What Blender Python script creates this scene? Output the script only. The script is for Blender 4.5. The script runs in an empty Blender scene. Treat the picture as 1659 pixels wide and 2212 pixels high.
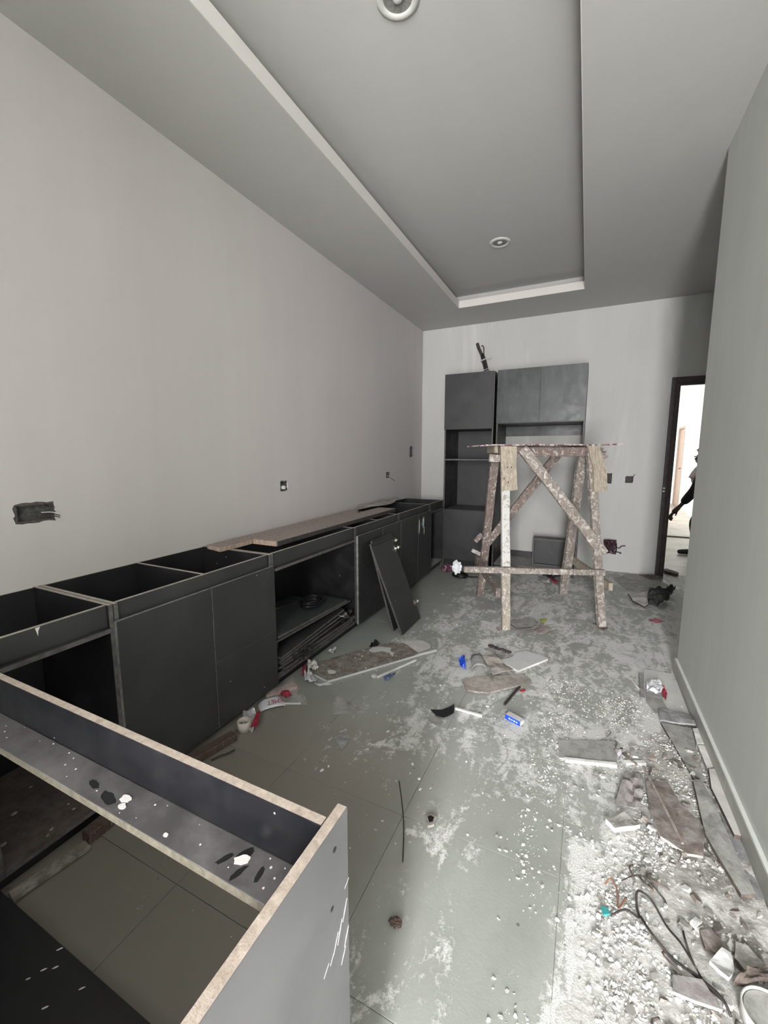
import bpy, bmesh, math, random
from mathutils import Vector, Matrix, noise
random.seed(7)
PI = math.pi
S = bpy.context.scene
COL = S.collection

# ------------------------------------------------------------------ camera
cam_d = bpy.data.cameras.new('camera')
cam = bpy.data.objects.new('camera', cam_d)
COL.objects.link(cam)
cam_d.sensor_fit = 'VERTICAL'
cam_d.sensor_height = 36.0
cam_d.lens = 903.07 / 2212.0 * 36.0
cam_d.clip_start = 0.02
cam_d.clip_end = 100
YAW, PITCH = 0.4486, -0.1359
fwd = Vector((-math.sin(YAW) * math.cos(PITCH), math.cos(YAW) * math.cos(PITCH), math.sin(PITCH)))
cam.location = (0, 0, 1.4)
cam.rotation_euler = fwd.to_track_quat('-Z', 'Y').to_euler()
S.camera = cam

# ------------------------------------------------------------------ world, lights, exposure
w = bpy.data.worlds.new('world'); S.world = w; w.use_nodes = True
bgn = w.node_tree.nodes['Background']
bgn.inputs[0].default_value = (0.93, 0.97, 1.0, 1)
bgn.inputs[1].default_value = 1.5

def area(name, loc, direction, sx, sy, power, color=(1, 1, 1)):
    l = bpy.data.lights.new(name, 'AREA'); l.shape = 'RECTANGLE'
    l.size = sx; l.size_y = sy; l.energy = power; l.color = color
    o = bpy.data.objects.new(name, l); COL.objects.link(o)
    o.location = loc
    o.rotation_euler = Vector(direction).to_track_quat('-Z', 'Y').to_euler()
    return o
# daylight through the wide opening behind the camera, and through the windows of the far room
area('daylight_back_opening', (0.30, -2.60, 1.35), (-0.08, 1, -0.05), 0.55, 2.5, 300, (1.0, 0.985, 0.985))
area('daylight_far_room', (-0.3, 11.9, 1.7), (1, 0.35, -0.15), 3.2, 2.2, 190, (1.0, 0.99, 0.97))

S.view_settings.view_transform = 'Standard'
S.view_settings.look = 'None'
S.view_settings.gamma = 1.0
S.view_settings.use_curve_mapping = False
S.view_settings.exposure = 0.42

# ------------------------------------------------------------------ materials
def newmat(name):
    m = bpy.data.materials.new(name); m.use_nodes = True
    nt = m.node_tree
    return m, nt, nt.nodes['Principled BSDF']
def N(nt, t, **kw):
    n = nt.nodes.new(t)
    for k, v in kw.items(): setattr(n, k, v)
    return n
def lk(nt, a, b): nt.links.new(a, b)
def pos(nt, world=False, scale=(1, 1, 1), rot=(0, 0, 0)):
    mp = N(nt, 'ShaderNodeMapping')
    mp.inputs['Scale'].default_value = scale
    mp.inputs['Rotation'].default_value = rot
    if world:
        g = N(nt, 'ShaderNodeNewGeometry'); lk(nt, g.outputs['Position'], mp.inputs['Vector'])
    else:
        g = N(nt, 'ShaderNodeTexCoord'); lk(nt, g.outputs['Object'], mp.inputs['Vector'])
    return mp.outputs[0]
def noi(nt, vec, scale, detail=4, rough=0.55, dist=0.0):
    n = N(nt, 'ShaderNodeTexNoise')
    n.inputs['Scale'].default_value = scale; n.inputs['Detail'].default_value = detail
    n.inputs['Roughness'].default_value = rough; n.inputs['Distortion'].default_value = dist
    lk(nt, vec, n.inputs['Vector']); return n.outputs['Fac']
def ramp(nt, fac, *stops):
    r = N(nt, 'ShaderNodeValToRGB')
    els = r.color_ramp.elements
    while len(els) < len(stops): els.new(0.5)
    for e, (p, c) in zip(els, stops):
        e.position = p
        e.color = (c, c, c, 1) if isinstance(c, (int, float)) else (*c, 1)
    lk(nt, fac, r.inputs[0]); return r.outputs[0]
def mix(nt, fac, a, b, mode='MIX'):
    m = N(nt, 'ShaderNodeMix', data_type='RGBA', blend_type=mode)
    for s, v in ((m.inputs[0], fac), (m.inputs[6], a), (m.inputs[7], b)):
        if hasattr(v, 'is_output'): lk(nt, v, s)
        elif isinstance(v, tuple): s.default_value = (*v, 1)
        else: s.default_value = v
    return m.outputs[2]
def math_(nt, op, a, b=0.0):
    m = N(nt, 'ShaderNodeMath', operation=op)
    for s, v in ((m.inputs[0], a), (m.inputs[1], b)):
        if hasattr(v, 'is_output'): lk(nt, v, s)
        else: s.default_value = v
    return m.outputs[0]
def bump(nt, bs, h, strength=0.3, dist=0.01):
    b = N(nt, 'ShaderNodeBump'); b.inputs['Strength'].default_value = strength
    b.inputs['Distance'].default_value = dist
    lk(nt, h, b.inputs['Height']); lk(nt, b.outputs[0], bs.inputs['Normal'])
def base(nt, bs, c):
    if isinstance(c, tuple): bs.inputs['Base Color'].default_value = (*c, 1)
    else: lk(nt, c, bs.inputs['Base Color'])

def plain(name, color, rough=0.6, var=0.25, scale=18, metal=0.0, bmp=0.15):
    m, nt, bs = newmat(name)
    p = pos(nt)
    n = noi(nt, p, scale, 5, 0.6)
    d = tuple(c * (1 - var) for c in color); l = tuple(min(1, c * (1 + var)) for c in color)
    base(nt, bs, ramp(nt, n, (0.3, d), (0.7, l)))
    bs.inputs['Roughness'].default_value = rough; bs.inputs['Metallic'].default_value = metal
    if bmp: bump(nt, bs, n, bmp, 0.004)
    return m
def paint(name, color, streak=0.04, stain=None):
    m, nt, bs = newmat(name)
    p = pos(nt, True); pv = pos(nt, True, (1, 1, 0.14))
    n1 = noi(nt, p, 1.1, 3, 0.5); n2 = noi(nt, pv, 5.0, 5, 0.65)
    c = mix(nt, 1.0, color, ramp(nt, n1, (0.3, 1 - streak), (0.7, 1.0)), 'MULTIPLY')
    c = mix(nt, 1.0, c, ramp(nt, n2, (0.3, 1 - streak * 1.6), (0.7, 1.0)), 'MULTIPLY')
    if stain:
        n3 = noi(nt, pv, 3.2, 6, 0.7, 0.4)
        c = mix(nt, ramp(nt, n3, (0.56, 0.0), (0.75, 0.55)), c, stain)
    base(nt, bs, c)
    bs.inputs['Roughness'].default_value = 0.62
    bs.inputs['Specular IOR Level'].default_value = 0.3
    bump(nt, bs, noi(nt, p, 260, 3, 0.6), 0.12, 0.002)
    return m
M = {}
M['wall_left'] = paint('wall_paint_warm', (0.60, 0.56, 0.548), 0.03)
M['wall_far'] = paint('wall_paint_far', (0.55, 0.55, 0.53), 0.04, (0.70, 0.70, 0.68))
M['wall_right'] = paint('wall_paint_right', (0.70, 0.72, 0.69), 0.05, (0.76, 0.78, 0.75))
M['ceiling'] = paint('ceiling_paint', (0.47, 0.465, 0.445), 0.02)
M['lip'] = paint('ceiling_lip_paint', (0.66, 0.63, 0.60), 0.02)
M['white_room'] = paint('white_room_paint', (0.82, 0.83, 0.80), 0.02)

def laminate(name, col, speck=0.5, dust=0.0, rough=0.42, smear=0.0):
    m, nt, bs = newmat(name)
    p = pos(nt, True)
    n = noi(nt, p, 3.0, 5, 0.6)
    c = ramp(nt, n, (0.3, tuple(x * 0.85 for x in col)), (0.7, tuple(x * 1.2 for x in col)))
    # grey dust film settled in soft patches
    f = ramp(nt, noi(nt, p, 6.0, 8, 0.7, 0.3), (0.42, 0.0), (0.75, 1.0))
    c = mix(nt, math_(nt, 'MULTIPLY', f, dust), c, (0.30, 0.29, 0.28))
    if smear:
        ps = pos(nt, True, (3, 3, 1.0))
        f2 = ramp(nt, noi(nt, ps, 4.0, 6, 0.75), (0.45, 0.0), (0.7, 1.0))
        c = mix(nt, math_(nt, 'MULTIPLY', f2, smear), c, (0.26, 0.28, 0.28))
    # tiny white paint specks
    v = N(nt, 'ShaderNodeTexVoronoi'); v.inputs['Scale'].default_value = 26; lk(nt, p, v.inputs['Vector'])
    wv = N(nt, 'ShaderNodeSeparateColor'); lk(nt, v.outputs['Color'], wv.inputs[0])
    near = math_(nt, 'LESS_THAN', v.outputs['Distance'], 0.085)
    pick = math_(nt, 'GREATER_THAN', wv.outputs[0], 1 - 0.28 * speck)
    c = mix(nt, math_(nt, 'MULTIPLY', near, pick), c, (0.62, 0.60, 0.56))
    base(nt, bs, c)
    rr = ramp(nt, f, (0.0, rough), (1.0, min(0.9, rough + 0.25))); lk(nt, rr, bs.inputs['Roughness'])
    bump(nt, bs, noi(nt, p, 300, 2), 0.04, 0.001)
    return m
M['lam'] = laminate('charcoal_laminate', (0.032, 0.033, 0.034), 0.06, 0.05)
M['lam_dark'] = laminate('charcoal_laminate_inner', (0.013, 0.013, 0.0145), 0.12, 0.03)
M['lam_dusty'] = laminate('charcoal_laminate_dusty', (0.085, 0.080, 0.082), 0.7, 0.55, 0.5)
M['lam_smear'] = laminate('charcoal_laminate_smeared', (0.036, 0.041, 0.043), 0.05, 0.10, 0.35, 0.16)
M['lam_blue'] = laminate('blue_black_laminate', (0.010, 0.0105, 0.013), 0.25, 0.03, 0.33)
M['lam_lit'] = laminate('lit_end_panel_laminate', (0.105, 0.105, 0.108), 0.15, 0.2, 0.38)  # charcoal made lighter to paint the light falling on the end panel

def rawwood(name, a, b, sc=(3, 3, 3)):
    m, nt, bs = newmat(name)
    p = pos(nt, True, sc)
    n = noi(nt, p, 14, 8, 0.7, 0.6)
    n2 = noi(nt, p, 90, 3, 0.6)
    c = ramp(nt, n, (0.30, a), (0.65, b))
    c = mix(nt, ramp(nt, n2, (0.60, 0.0), (0.72, 0.5)), c, tuple(x * 0.5 for x in a))
    base(nt, bs, c); bs.inputs['Roughness'].default_value = 0.8
    bump(nt, bs, n2, 0.25, 0.002)
    return m
M['raw'] = rawwood('raw_board_edge', (0.33, 0.265, 0.21), (0.57, 0.49, 0.42), (4, 4, 4))
M['raw_grey'] = rawwood('raw_board_edge_grey', (0.28, 0.25, 0.22), (0.52, 0.47, 0.42), (4, 4, 4))
M['edge'] = plain('worn_edge_band', (0.105, 0.10, 0.097), 0.5, 0.45, 40)
M['edge_highlight'] = plain('highlight_edge_band', (0.24, 0.235, 0.225), 0.5, 0.4, 40)  # lighter colour paints the highlight lines along the door edges
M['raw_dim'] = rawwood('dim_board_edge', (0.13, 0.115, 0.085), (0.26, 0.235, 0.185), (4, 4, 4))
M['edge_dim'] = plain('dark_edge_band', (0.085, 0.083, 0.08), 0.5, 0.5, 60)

def dusty(name, color, amount=0.6, var=0.4, dustc=(0.56, 0.55, 0.53)):
    m, nt, bs = newmat(name); p = pos(nt, True)
    n = noi(nt, p, 14, 6, 0.65)
    c = ramp(nt, n, (0.3, tuple(x * (1 - var) for x in color)), (0.7, tuple(min(1, x * (1 + var)) for x in color)))
    f = ramp(nt, noi(nt, p, 26, 8, 0.75, 0.5), (0.44, 0.0), (0.66, 1.0))
    c = mix(nt, math_(nt, 'MULTIPLY', f, amount), c, dustc)
    base(nt, bs, c); bs.inputs['Roughness'].default_value = 0.85; bump(nt, bs, f, 0.3, 0.002)
    return m
def painted_wood(name, wood, cover, splash=(0.58, 0.55, 0.52), zwhite=None):
    m, nt, bs = newmat(name)
    p = pos(nt, True); ps = pos(nt, True, (6, 6, 1.4))
    grain = noi(nt, ps, 10, 6, 0.65, 0.4)
    c = ramp(nt, grain, (0.3, tuple(x * 0.55 for x in wood)), (0.7, tuple(x * 1.25 for x in wood)))
    n = noi(nt, p, 27, 8, 0.74, 0.9)
    lo = 0.68 - 0.36 * cover
    f = ramp(nt, n, (lo, 0.0), (lo + 0.07, 1.0))
    if zwhite is not None:
        sp = N(nt, 'ShaderNodeSeparateXYZ'); lk(nt, p, sp.inputs[0])
        mr = N(nt, 'ShaderNodeMapRange'); mr.inputs[1].default_value = zwhite - 0.02; mr.inputs[2].default_value = zwhite + 0.02
        lk(nt, math_(nt, 'ADD', sp.outputs[2], math_(nt, 'MULTIPLY', n, 0.1)), mr.inputs[0])
        lowf = ramp(nt, n, (0.54, 0.0), (0.58, 1.0))
        f = mix(nt, mr.outputs[0], lowf, f)
    c = mix(nt, math_(nt, 'MULTIPLY', f, 0.9), c, splash)
    n3 = noi(nt, pos(nt, True, (16, 16, 2.2)), 7, 4, 0.6, 1.5)
    c = mix(nt, ramp(nt, n3, (0.66, 0.0), (0.69, 0.95)), c, (0.68, 0.66, 0.62))
    base(nt, bs, c); bs.inputs['Roughness'].default_value = 0.75
    bump(nt, bs, math_(nt, 'ADD', grain, n), 0.5, 0.004)
    return m
M['tw'] = painted_wood('paint_splashed_wood', (0.27, 0.23, 0.20), 0.44)
M['tw_red'] = painted_wood('paint_splashed_red_wood', (0.20, 0.155, 0.135), 0.38)
M['tw_white'] = painted_wood('whitewashed_wood', (0.36, 0.31, 0.255), 0.74, (0.60, 0.595, 0.585), 0.50)
M['tw_tan'] = painted_wood('paint_flecked_tan_wood', (0.40, 0.345, 0.27), 0.25)
M['tw_pink'] = painted_wood('bare_pinkish_wood', (0.44, 0.32, 0.25), 0.25)
M['plank'] = painted_wood('dusty_plank_wood', (0.36, 0.305, 0.275), 0.24, (0.50, 0.46, 0.43))
M['beam'] = painted_wood('brown_timber', (0.10, 0.065, 0.055), 0.12, (0.30, 0.25, 0.23))

M['frame'] = plain('dark_brown_door_frame', (0.045, 0.032, 0.030), 0.5, 0.35, 30)
M['mortar'] = plain('dark_rough_mortar', (0.085, 0.078, 0.075), 0.95, 0.55, 60, bmp=1.0)
M['black'] = plain('black_plastic', (0.008, 0.008, 0.009), 0.45, 0.4)
M['blackcloth'] = plain('black_fabric', (0.006, 0.006, 0.008), 0.85, 0.4, 40, bmp=0.5)
M['skin'] = plain('dark_skin', (0.035, 0.014, 0.010), 0.5, 0.15)
M['shirt'] = plain('dusty_pink_fabric', (0.42, 0.33, 0.31), 0.85, 0.3, 12, bmp=0.5)
M['hair'] = plain('black_hair', (0.008, 0.007, 0.007), 0.9, 0.4, 80, bmp=1)
M['steel'] = plain('hinge_steel', (0.55, 0.53, 0.50), 0.32, 0.3, 60, 0.9)
M['white_pl'] = plain('white_plastic', (0.72, 0.72, 0.71), 0.4, 0.08)
M['plasterchip'] = plain('plaster_fragment', (0.78, 0.77, 0.75), 0.9, 0.12, 40, bmp=0.6)
M['plasterchip2'] = plain('grey_mortar_fragment', (0.44, 0.43, 0.40), 0.95, 0.3, 40, bmp=0.8)
M['slab_white'] = plain('pale_ceramic', (0.66, 0.665, 0.65), 0.45, 0.08, 9)
M['slab_grey'] = dusty('grey_dusty_board', (0.33, 0.33, 0.31), 0.5)
M['slab_marble'] = dusty('grey_veined_board', (0.24, 0.24, 0.245), 0.5)
M['paper'] = plain('dusty_paper', (0.62, 0.60, 0.58), 0.9, 0.15, 14)
M['card'] = dusty('dusty_cardboard', (0.33, 0.295, 0.26), 0.55)
M['brownboard'] = dusty('dusty_brown_board', (0.2, 0.165, 0.145), 0.5)
M['greybrown'] = dusty('stained_grey_brown_sheet', (0.29, 0.265, 0.24), 0.5)
M['pinkish'] = dusty('pinkish_paper', (0.42, 0.33, 0.32), 0.5)
M['red'] = plain('crimson_wrapper', (0.33, 0.035, 0.06), 0.4, 0.3, 30)
M['blue'] = plain('blue_carton', (0.012, 0.07, 0.55), 0.4, 0.2, 40)
M['bluegrey'] = plain('faded_blue_wrapper', (0.10, 0.14, 0.28), 0.4, 0.7, 60)
M['yellow'] = plain('yellow_wrapper', (0.42, 0.42, 0.10), 0.5, 0.3)
M['teal'] = plain('teal_plastic', (0.06, 0.36, 0.36), 0.4, 0.2)
M['orange'] = plain('rusty_wire', (0.26, 0.13, 0.085), 0.7, 0.3)
M['bark'] = plain('dusty_bark', (0.13, 0.105, 0.09), 0.95, 0.6, 30, bmp=1.0)
M['cloth_grey'] = dusty('mauve_grey_sheet', (0.26, 0.235, 0.23), 0.5)
M['sack'] = plain('dark_sacking', (0.040, 0.044, 0.042), 0.9, 0.6, 30, bmp=1.0)
M['purple'] = plain('dark_purple_cable', (0.05, 0.015, 0.028), 0.4, 0.4, 40)
M['wire_dark'] = plain('dark_wire', (0.045, 0.035, 0.033), 0.6, 0.4, 40)
M['wire_white'] = plain('white_cord', (0.66, 0.65, 0.63), 0.6, 0.1)
M['tape_core'] = plain('beige_tape_roll', (0.52, 0.46, 0.40), 0.6, 0.12)
M['beige_door'] = plain('beige_door', (0.27, 0.20, 0.16), 0.6, 0.1)
M['lamp_dark'] = plain('lamp_reflector', (0.24, 0.24, 0.225), 0.35, 0.3, 60, 0.3)
M['lamp_trim'] = plain('lamp_trim', (0.52, 0.53, 0.50), 0.4, 0.05)
M['putty'] = plain('white_putty', (0.74, 0.72, 0.70), 0.7, 0.08, 20)
M['mark'] = plain('pale_print', (0.45, 0.58, 0.86), 0.5, 0.1)
m, nt, bs = newmat('clear_film'); M['film'] = m
bs.inputs['Base Color'].default_value = (0.75, 0.74, 0.76, 1); bs.inputs['Roughness'].default_value = 0.25
bs.inputs['Alpha'].default_value = 0.62
m, nt, bs = newmat('bottle_film'); M['film_white'] = m
bs.inputs['Base Color'].default_value = (0.72, 0.73, 0.76, 1); bs.inputs['Roughness'].default_value = 0.3
bs.inputs['Alpha'].default_value = 0.88

def floor_material():
    m, nt, bs = newmat('polished_tile_with_plaster_dust')
    p = pos(nt, True)
    sep = N(nt, 'ShaderNodeSeparateXYZ'); lk(nt, p, sep.inputs[0])
    X, Y = sep.outputs[0], sep.outputs[1]
    n1 = noi(nt, p, 1.7, 6, 0.6, 0.5)
    tile = ramp(nt, n1, (0.3, (0.29, 0.30, 0.272)), (0.7, (0.37, 0.392, 0.36)))
    # brown dirt and painted peninsula shade in the tile colour by the cabinets
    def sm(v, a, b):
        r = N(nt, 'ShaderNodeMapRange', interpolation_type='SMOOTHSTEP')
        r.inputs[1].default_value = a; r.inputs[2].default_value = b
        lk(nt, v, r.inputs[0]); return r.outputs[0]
    shaded = math_(nt, 'MULTIPLY', sm(X, -0.35, -0.85), sm(Y, 2.1, 1.4))
    tile = mix(nt, math_(nt, 'MULTIPLY', shaded, 0.85), tile, (0.215, 0.185, 0.155))
    # how much dust lies where: more to the right and in the middle, little in the front left
    fx = sm(X, -1.6, -0.5); fy = sm(Y, 1.2, 1.95); fw = sm(X, 0.0, 0.33)
    fyfar = sm(Y, 2.9, 1.9)
    cover = math_(nt, 'MULTIPLY', fx, fy)
    wob = math_(nt, 'MULTIPLY', math_(nt, 'SUBTRACT', noi(nt, p, 2.6, 4, 0.6), 0.5), 0.55)
    near_right = sm(math_(nt, 'ADD', math_(nt, 'ADD', X, wob), math_(nt, 'MULTIPLY', Y, -0.2375)), -0.40, -0.20)
    cover = math_(nt, 'MAXIMUM', math_(nt, 'MULTIPLY', cover, 0.66), near_right)
    midfar = math_(nt, 'MULTIPLY', math_(nt, 'MULTIPLY', sm(Y, 1.7, 2.4), sm(X, -1.7, -0.9)), 0.56)
    cover = math_(nt, 'MAXIMUM', cover, midfar)
    strip = math_(nt, 'MULTIPLY', sm(X, -0.62, -0.50), sm(X, -0.12, -0.30))
    cover = math_(nt, 'MAXIMUM', cover, math_(nt, 'MULTIPLY', strip, 0.40))
    # dust texture: swirled patches + fine grain
    pa = pos(nt, True, (1.0, 0.62, 1.0), (0, 0, 0.5))
    a = noi(nt, pa, 3.3, 10, 0.68, 1.3)
    b = noi(nt, p, 34, 8, 0.75, 0.2)
    c_ = noi(nt, p, 170, 3, 0.7)
    t = math_(nt, 'ADD', math_(nt, 'MULTIPLY', a, 0.42), math_(nt, 'ADD', math_(nt, 'MULTIPLY', b, 0.28), math_(nt, 'MULTIPLY', noi(nt, pos(nt, True, (1.0, 0.45, 1.0), (0, 0, -0.35)), 8.5, 9, 0.7, 1.8), 0.30)))
    thr = math_(nt, 'SUBTRACT', 0.60, math_(nt, 'MULTIPLY', cover, 0.19))
    d = math_(nt, 'MULTIPLY', math_(nt, 'SUBTRACT', t, thr), 21.0)
    d = N(nt, 'ShaderNodeClamp').outputs[0] if False else math_(nt, 'MINIMUM', math_(nt, 'MAXIMUM', d, 0.0), 1.0)
    grain = ramp(nt, c_, (0.35, 0.45), (0.6, 1.0))
    d = math_(nt, 'MULTIPLY', d, grain)
    film = math_(nt, 'MULTIPLY', cover, 0.20)
    d2 = math_(nt, 'MINIMUM', math_(nt, 'ADD', d, film), 0.97)
    dustc = ramp(nt, noi(nt, p, 9, 4), (0.3, (0.74, 0.74, 0.72)), (0.7, (0.88, 0.878, 0.86)))
    c = mix(nt, d2, tile, dustc)
    # scattered dark specks / dirt
    v = N(nt, 'ShaderNodeTexVoronoi'); v.inputs['Scale'].default_value = 13; lk(nt, p, v.inputs['Vector'])
    sc = N(nt, 'ShaderNodeSeparateColor'); lk(nt, v.outputs['Color'], sc.inputs[0])
    sp = math_(nt, 'MULTIPLY', math_(nt, 'LESS_THAN', v.outputs['Distance'], 0.07), math_(nt, 'GREATER_THAN', sc.outputs[1], 0.8))
    c = mix(nt, math_(nt, 'MULTIPLY', sp, 0.7), c, (0.10, 0.09, 0.08))
    base(nt, bs, c)
    lk(nt, ramp(nt, d2, (0.0, 0.30), (0.5, 0.85)), bs.inputs['Roughness'])
    bs.inputs['Specular IOR Level'].default_value = 0.45
    bump(nt, bs, math_(nt, 'ADD', d, math_(nt, 'MULTIPLY', b, 0.3)), 0.45, 0.006)
    return m
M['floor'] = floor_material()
M['joint'] = plain('tile_grout', (0.44, 0.43, 0.40), 0.9, 0.1)
M['hallfloor'] = plain('hall_screed', (0.24, 0.205, 0.175), 0.45, 0.35, 3.5, bmp=0.1)
m, nt, bs = newmat('heaped_plaster_dust'); M['dust'] = m
p = pos(nt, True); sep = N(nt, 'ShaderNodeSeparateXYZ'); lk(nt, p, sep.inputs[0])
n1 = noi(nt, p, 8, 8, 0.7, 0.6); n2 = noi(nt, p, 60, 4, 0.65)
fx = N(nt, 'ShaderNodeMapRange'); fx.inputs[1].default_value = 0.18; fx.inputs[2].default_value = 0.50; fx.inputs[3].default_value = 0.16; fx.inputs[4].default_value = 0.95
lk(nt, sep.outputs[0], fx.inputs[0])
f = math_(nt, 'MULTIPLY', fx.outputs[0], ramp(nt, n1, (0.38, 0.0), (0.56, 1.0)))
cc = mix(nt, f, (0.66, 0.655, 0.635), (0.22, 0.20, 0.175))
cc = mix(nt, ramp(nt, n2, (0.52, 0.0), (0.66, 0.75)), cc, (0.74, 0.735, 0.715))
base(nt, bs, cc); bs.inputs['Roughness'].default_value = 0.95; bump(nt, bs, n2, 0.9, 0.004)
M['dustpile'] = plain('plaster_powder', (0.78, 0.77, 0.74), 0.95, 0.15, 30, bmp=0.8)
M['skirt'] = plain('skirting_tile_green_grey', (0.40, 0.41, 0.37), 0.35, 0.15, 6)
M['skirt_top'] = plain('skirting_top_dust', (0.70, 0.73, 0.70), 0.8, 0.06, 20)

# ------------------------------------------------------------------ helpers
def wloc(o):
    v = Vector((0, 0, 0))
    while o is not None:
        v += o.location; o = o.parent
    return v
def link(name, me, mats, parent=None):
    if not isinstance(mats, (list, tuple)): mats = [mats]
    for m_ in mats: me.materials.append(m_)
    o = bpy.data.objects.new(name, me); COL.objects.link(o)
    if parent is not None:
        me.transform(Matrix.Translation(-wloc(parent))); o.parent = parent
    return o
def mesh_from(name, bm, mats, parent=None, smooth=False):
    me = bpy.data.meshes.new(name)
    if smooth:
        for f in bm.faces: f.smooth = True
    bm.to_mesh(me); bm.free()
    return link(name, me, mats, parent)
def centre(o):
    """move the origin of a top-level mesh to the bottom centre of its bounds"""
    vs = [v.co for v in o.data.vertices]
    c = Vector(((min(v.x for v in vs) + max(v.x for v in vs)) / 2, (min(v.y for v in vs) + max(v.y for v in vs)) / 2, min(v.z for v in vs)))
    o.data.transform(Matrix.Translation(-c)); o.location = c
    return o
def tag(o, label, cat, group=None, kind=None):
    o['label'] = label; o['category'] = cat
    if group: o['group'] = group
    if kind: o['kind'] = kind
    return o
def thing(name, label, cat, loc=(0, 0, 0), group=None):
    o = bpy.data.objects.new(name, None); COL.objects.link(o)
    o.location = loc; o.empty_display_size = 0.1
    return tag(o, label, cat, group)
def struct(o, label=None):
    o['kind'] = 'structure'
    if label: o['label'] = label
    return o
def add_box(bm, x0, x1, y0, y1, z0, z1, mat=0, edge=None, top=None):
    """box; faces not on the thin axis take edge material; upward thin faces take top material"""
    vs = [bm.verts.new((x, y, z)) for x in (x0, x1) for y in (y0, y1) for z in (z0, z1)]
    idx = [(0, 1, 3, 2), (4, 6, 7, 5), (0, 4, 5, 1), (2, 3, 7, 6), (0, 2, 6, 4), (1, 5, 7, 3)]
    ax = [0, 0, 1, 1, 2, 2]
    dims = [x1 - x0, y1 - y0, z1 - z0]; thin = dims.index(min(dims))
    for i, q in enumerate(idx):
        f = bm.faces.new([vs[k] for k in q])
        f.material_index = mat
        if edge is not None and ax[i] != thin: f.material_index = edge
        if top is not None and i == 5 and thin != 2: f.material_index = top
    return vs
def box(name, b, mats, parent=None, bevel=0.0, edge=None, top=None):
    bm = bmesh.new(); add_box(bm, *b, 0, edge, top)
    bmesh.ops.recalc_face_normals(bm, faces=bm.faces)
    if bevel:
        bmesh.ops.bevel(bm, geom=list(bm.edges), offset=bevel, segments=2, affect='EDGES', profile=0.6)
    return mesh_from(name, bm, mats, parent)
def panel(name, b, parent, face='lam', edge='edge', top='raw_grey', bevel=0.0008):
    bm = bmesh.new(); add_box(bm, *b, 0, 1, 2)
    bmesh.ops.recalc_face_normals(bm, faces=bm.faces)
    bmesh.ops.bevel(bm, geom=list(bm.edges), offset=bevel, segments=1, affect='EDGES')
    return mesh_from(name, bm, [M[face], M[edge], M[top]], parent)
def frame_of(p, q, up=Vector((0, 0, 1))):
    d = (Vector(q) - Vector(p)).normalized()
    s = d.cross(up)
    if s.length < 1e-4: s = Vector((1, 0, 0))
    s.normalize(); u = s.cross(d).normalized()
    return d, s, u
def bar(name, p, q, wd, ht, mats, parent=None, up=(0, 0, 1), rough=0.0, seg=1, seed=0, bevel=0.002, taper=1.0):
    """timber between two points: wd across, ht along 'up'"""
    p, q = Vector(p), Vector(q); d, s, u = frame_of(p, q, Vector(up))
    bm = bmesh.new(); rings = []
    rnd = random.Random(seed)
    for i in range(seg + 1):
        t = i / seg; c = p.lerp(q, t)
        k = 1 + (taper - 1) * t
        ring = []
        for a, b_ in ((-1, -1), (1, -1), (1, 1), (-1, 1)):
            j = Vector((rnd.uniform(-1, 1), rnd.uniform(-1, 1), rnd.uniform(-1, 1))) * rough
            ring.append(bm.verts.new(c + s * a * wd * k / 2 + u * b_ * ht * k / 2 + j))
        rings.append(ring)
    for r0, r1 in zip(rings, rings[1:]):
        for k in range(4): bm.faces.new((r0[k], r0[(k + 1) % 4], r1[(k + 1) % 4], r1[k]))
    bm.faces.new(rings[0][::-1]); bm.faces.new(rings[-1])
    bmesh.ops.recalc_face_normals(bm, faces=bm.faces)
    if bevel: bmesh.ops.bevel(bm, geom=list(bm.edges), offset=bevel, segments=1, affect='EDGES')
    return mesh_from(name, bm, mats, parent)
def smooth_path(pts, n=5):
    pts = [Vector(p) for p in pts]
    if len(pts) < 3: return pts
    P = [pts[0]] + pts + [pts[-1]]; out = []
    for i in range(1, len(P) - 2):
        for k in range(n):
            t = k / n; a, b_, c, d = P[i - 1], P[i], P[i + 1], P[i + 2]
            out.append(0.5 * ((2 * b_) + (c - a) * t + (2 * a - 5 * b_ + 4 * c - d) * t * t + (3 * b_ - a - 3 * c + d) * t ** 3))
    out.append(pts[-1]); return out
def add_tube(bm, pts, r, sides=6, mat=0, cap=True, radii=None):
    rings = []
    for i, c in enumerate(pts):
        a = pts[max(0, i - 1)]; b_ = pts[min(len(pts) - 1, i + 1)]
        d, s, u = frame_of(a, b_)
        rr = radii[i] if radii else r
        rings.append([bm.verts.new(c + (s * math.cos(2 * PI * k / sides) + u * math.sin(2 * PI * k / sides)) * rr) for k in range(sides)])
    for r0, r1 in zip(rings, rings[1:]):
        for k in range(sides):
            f = bm.faces.new((r0[k], r0[(k + 1) % sides], r1[(k + 1) % sides], r1[k])); f.material_index = mat; f.smooth = True
    if cap:
        for rg in (rings[0][::-1], rings[-1]): bm.faces.new(rg).material_index = mat
def tube(name, pts, r, mats, parent=None, n=5, sides=6, radii=None):
    bm = bmesh.new(); sp = smooth_path(pts, n)
    add_tube(bm, sp, r, sides)
    bmesh.ops.recalc_face_normals(bm, faces=bm.faces)
    return mesh_from(name, bm, mats, parent)
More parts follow.
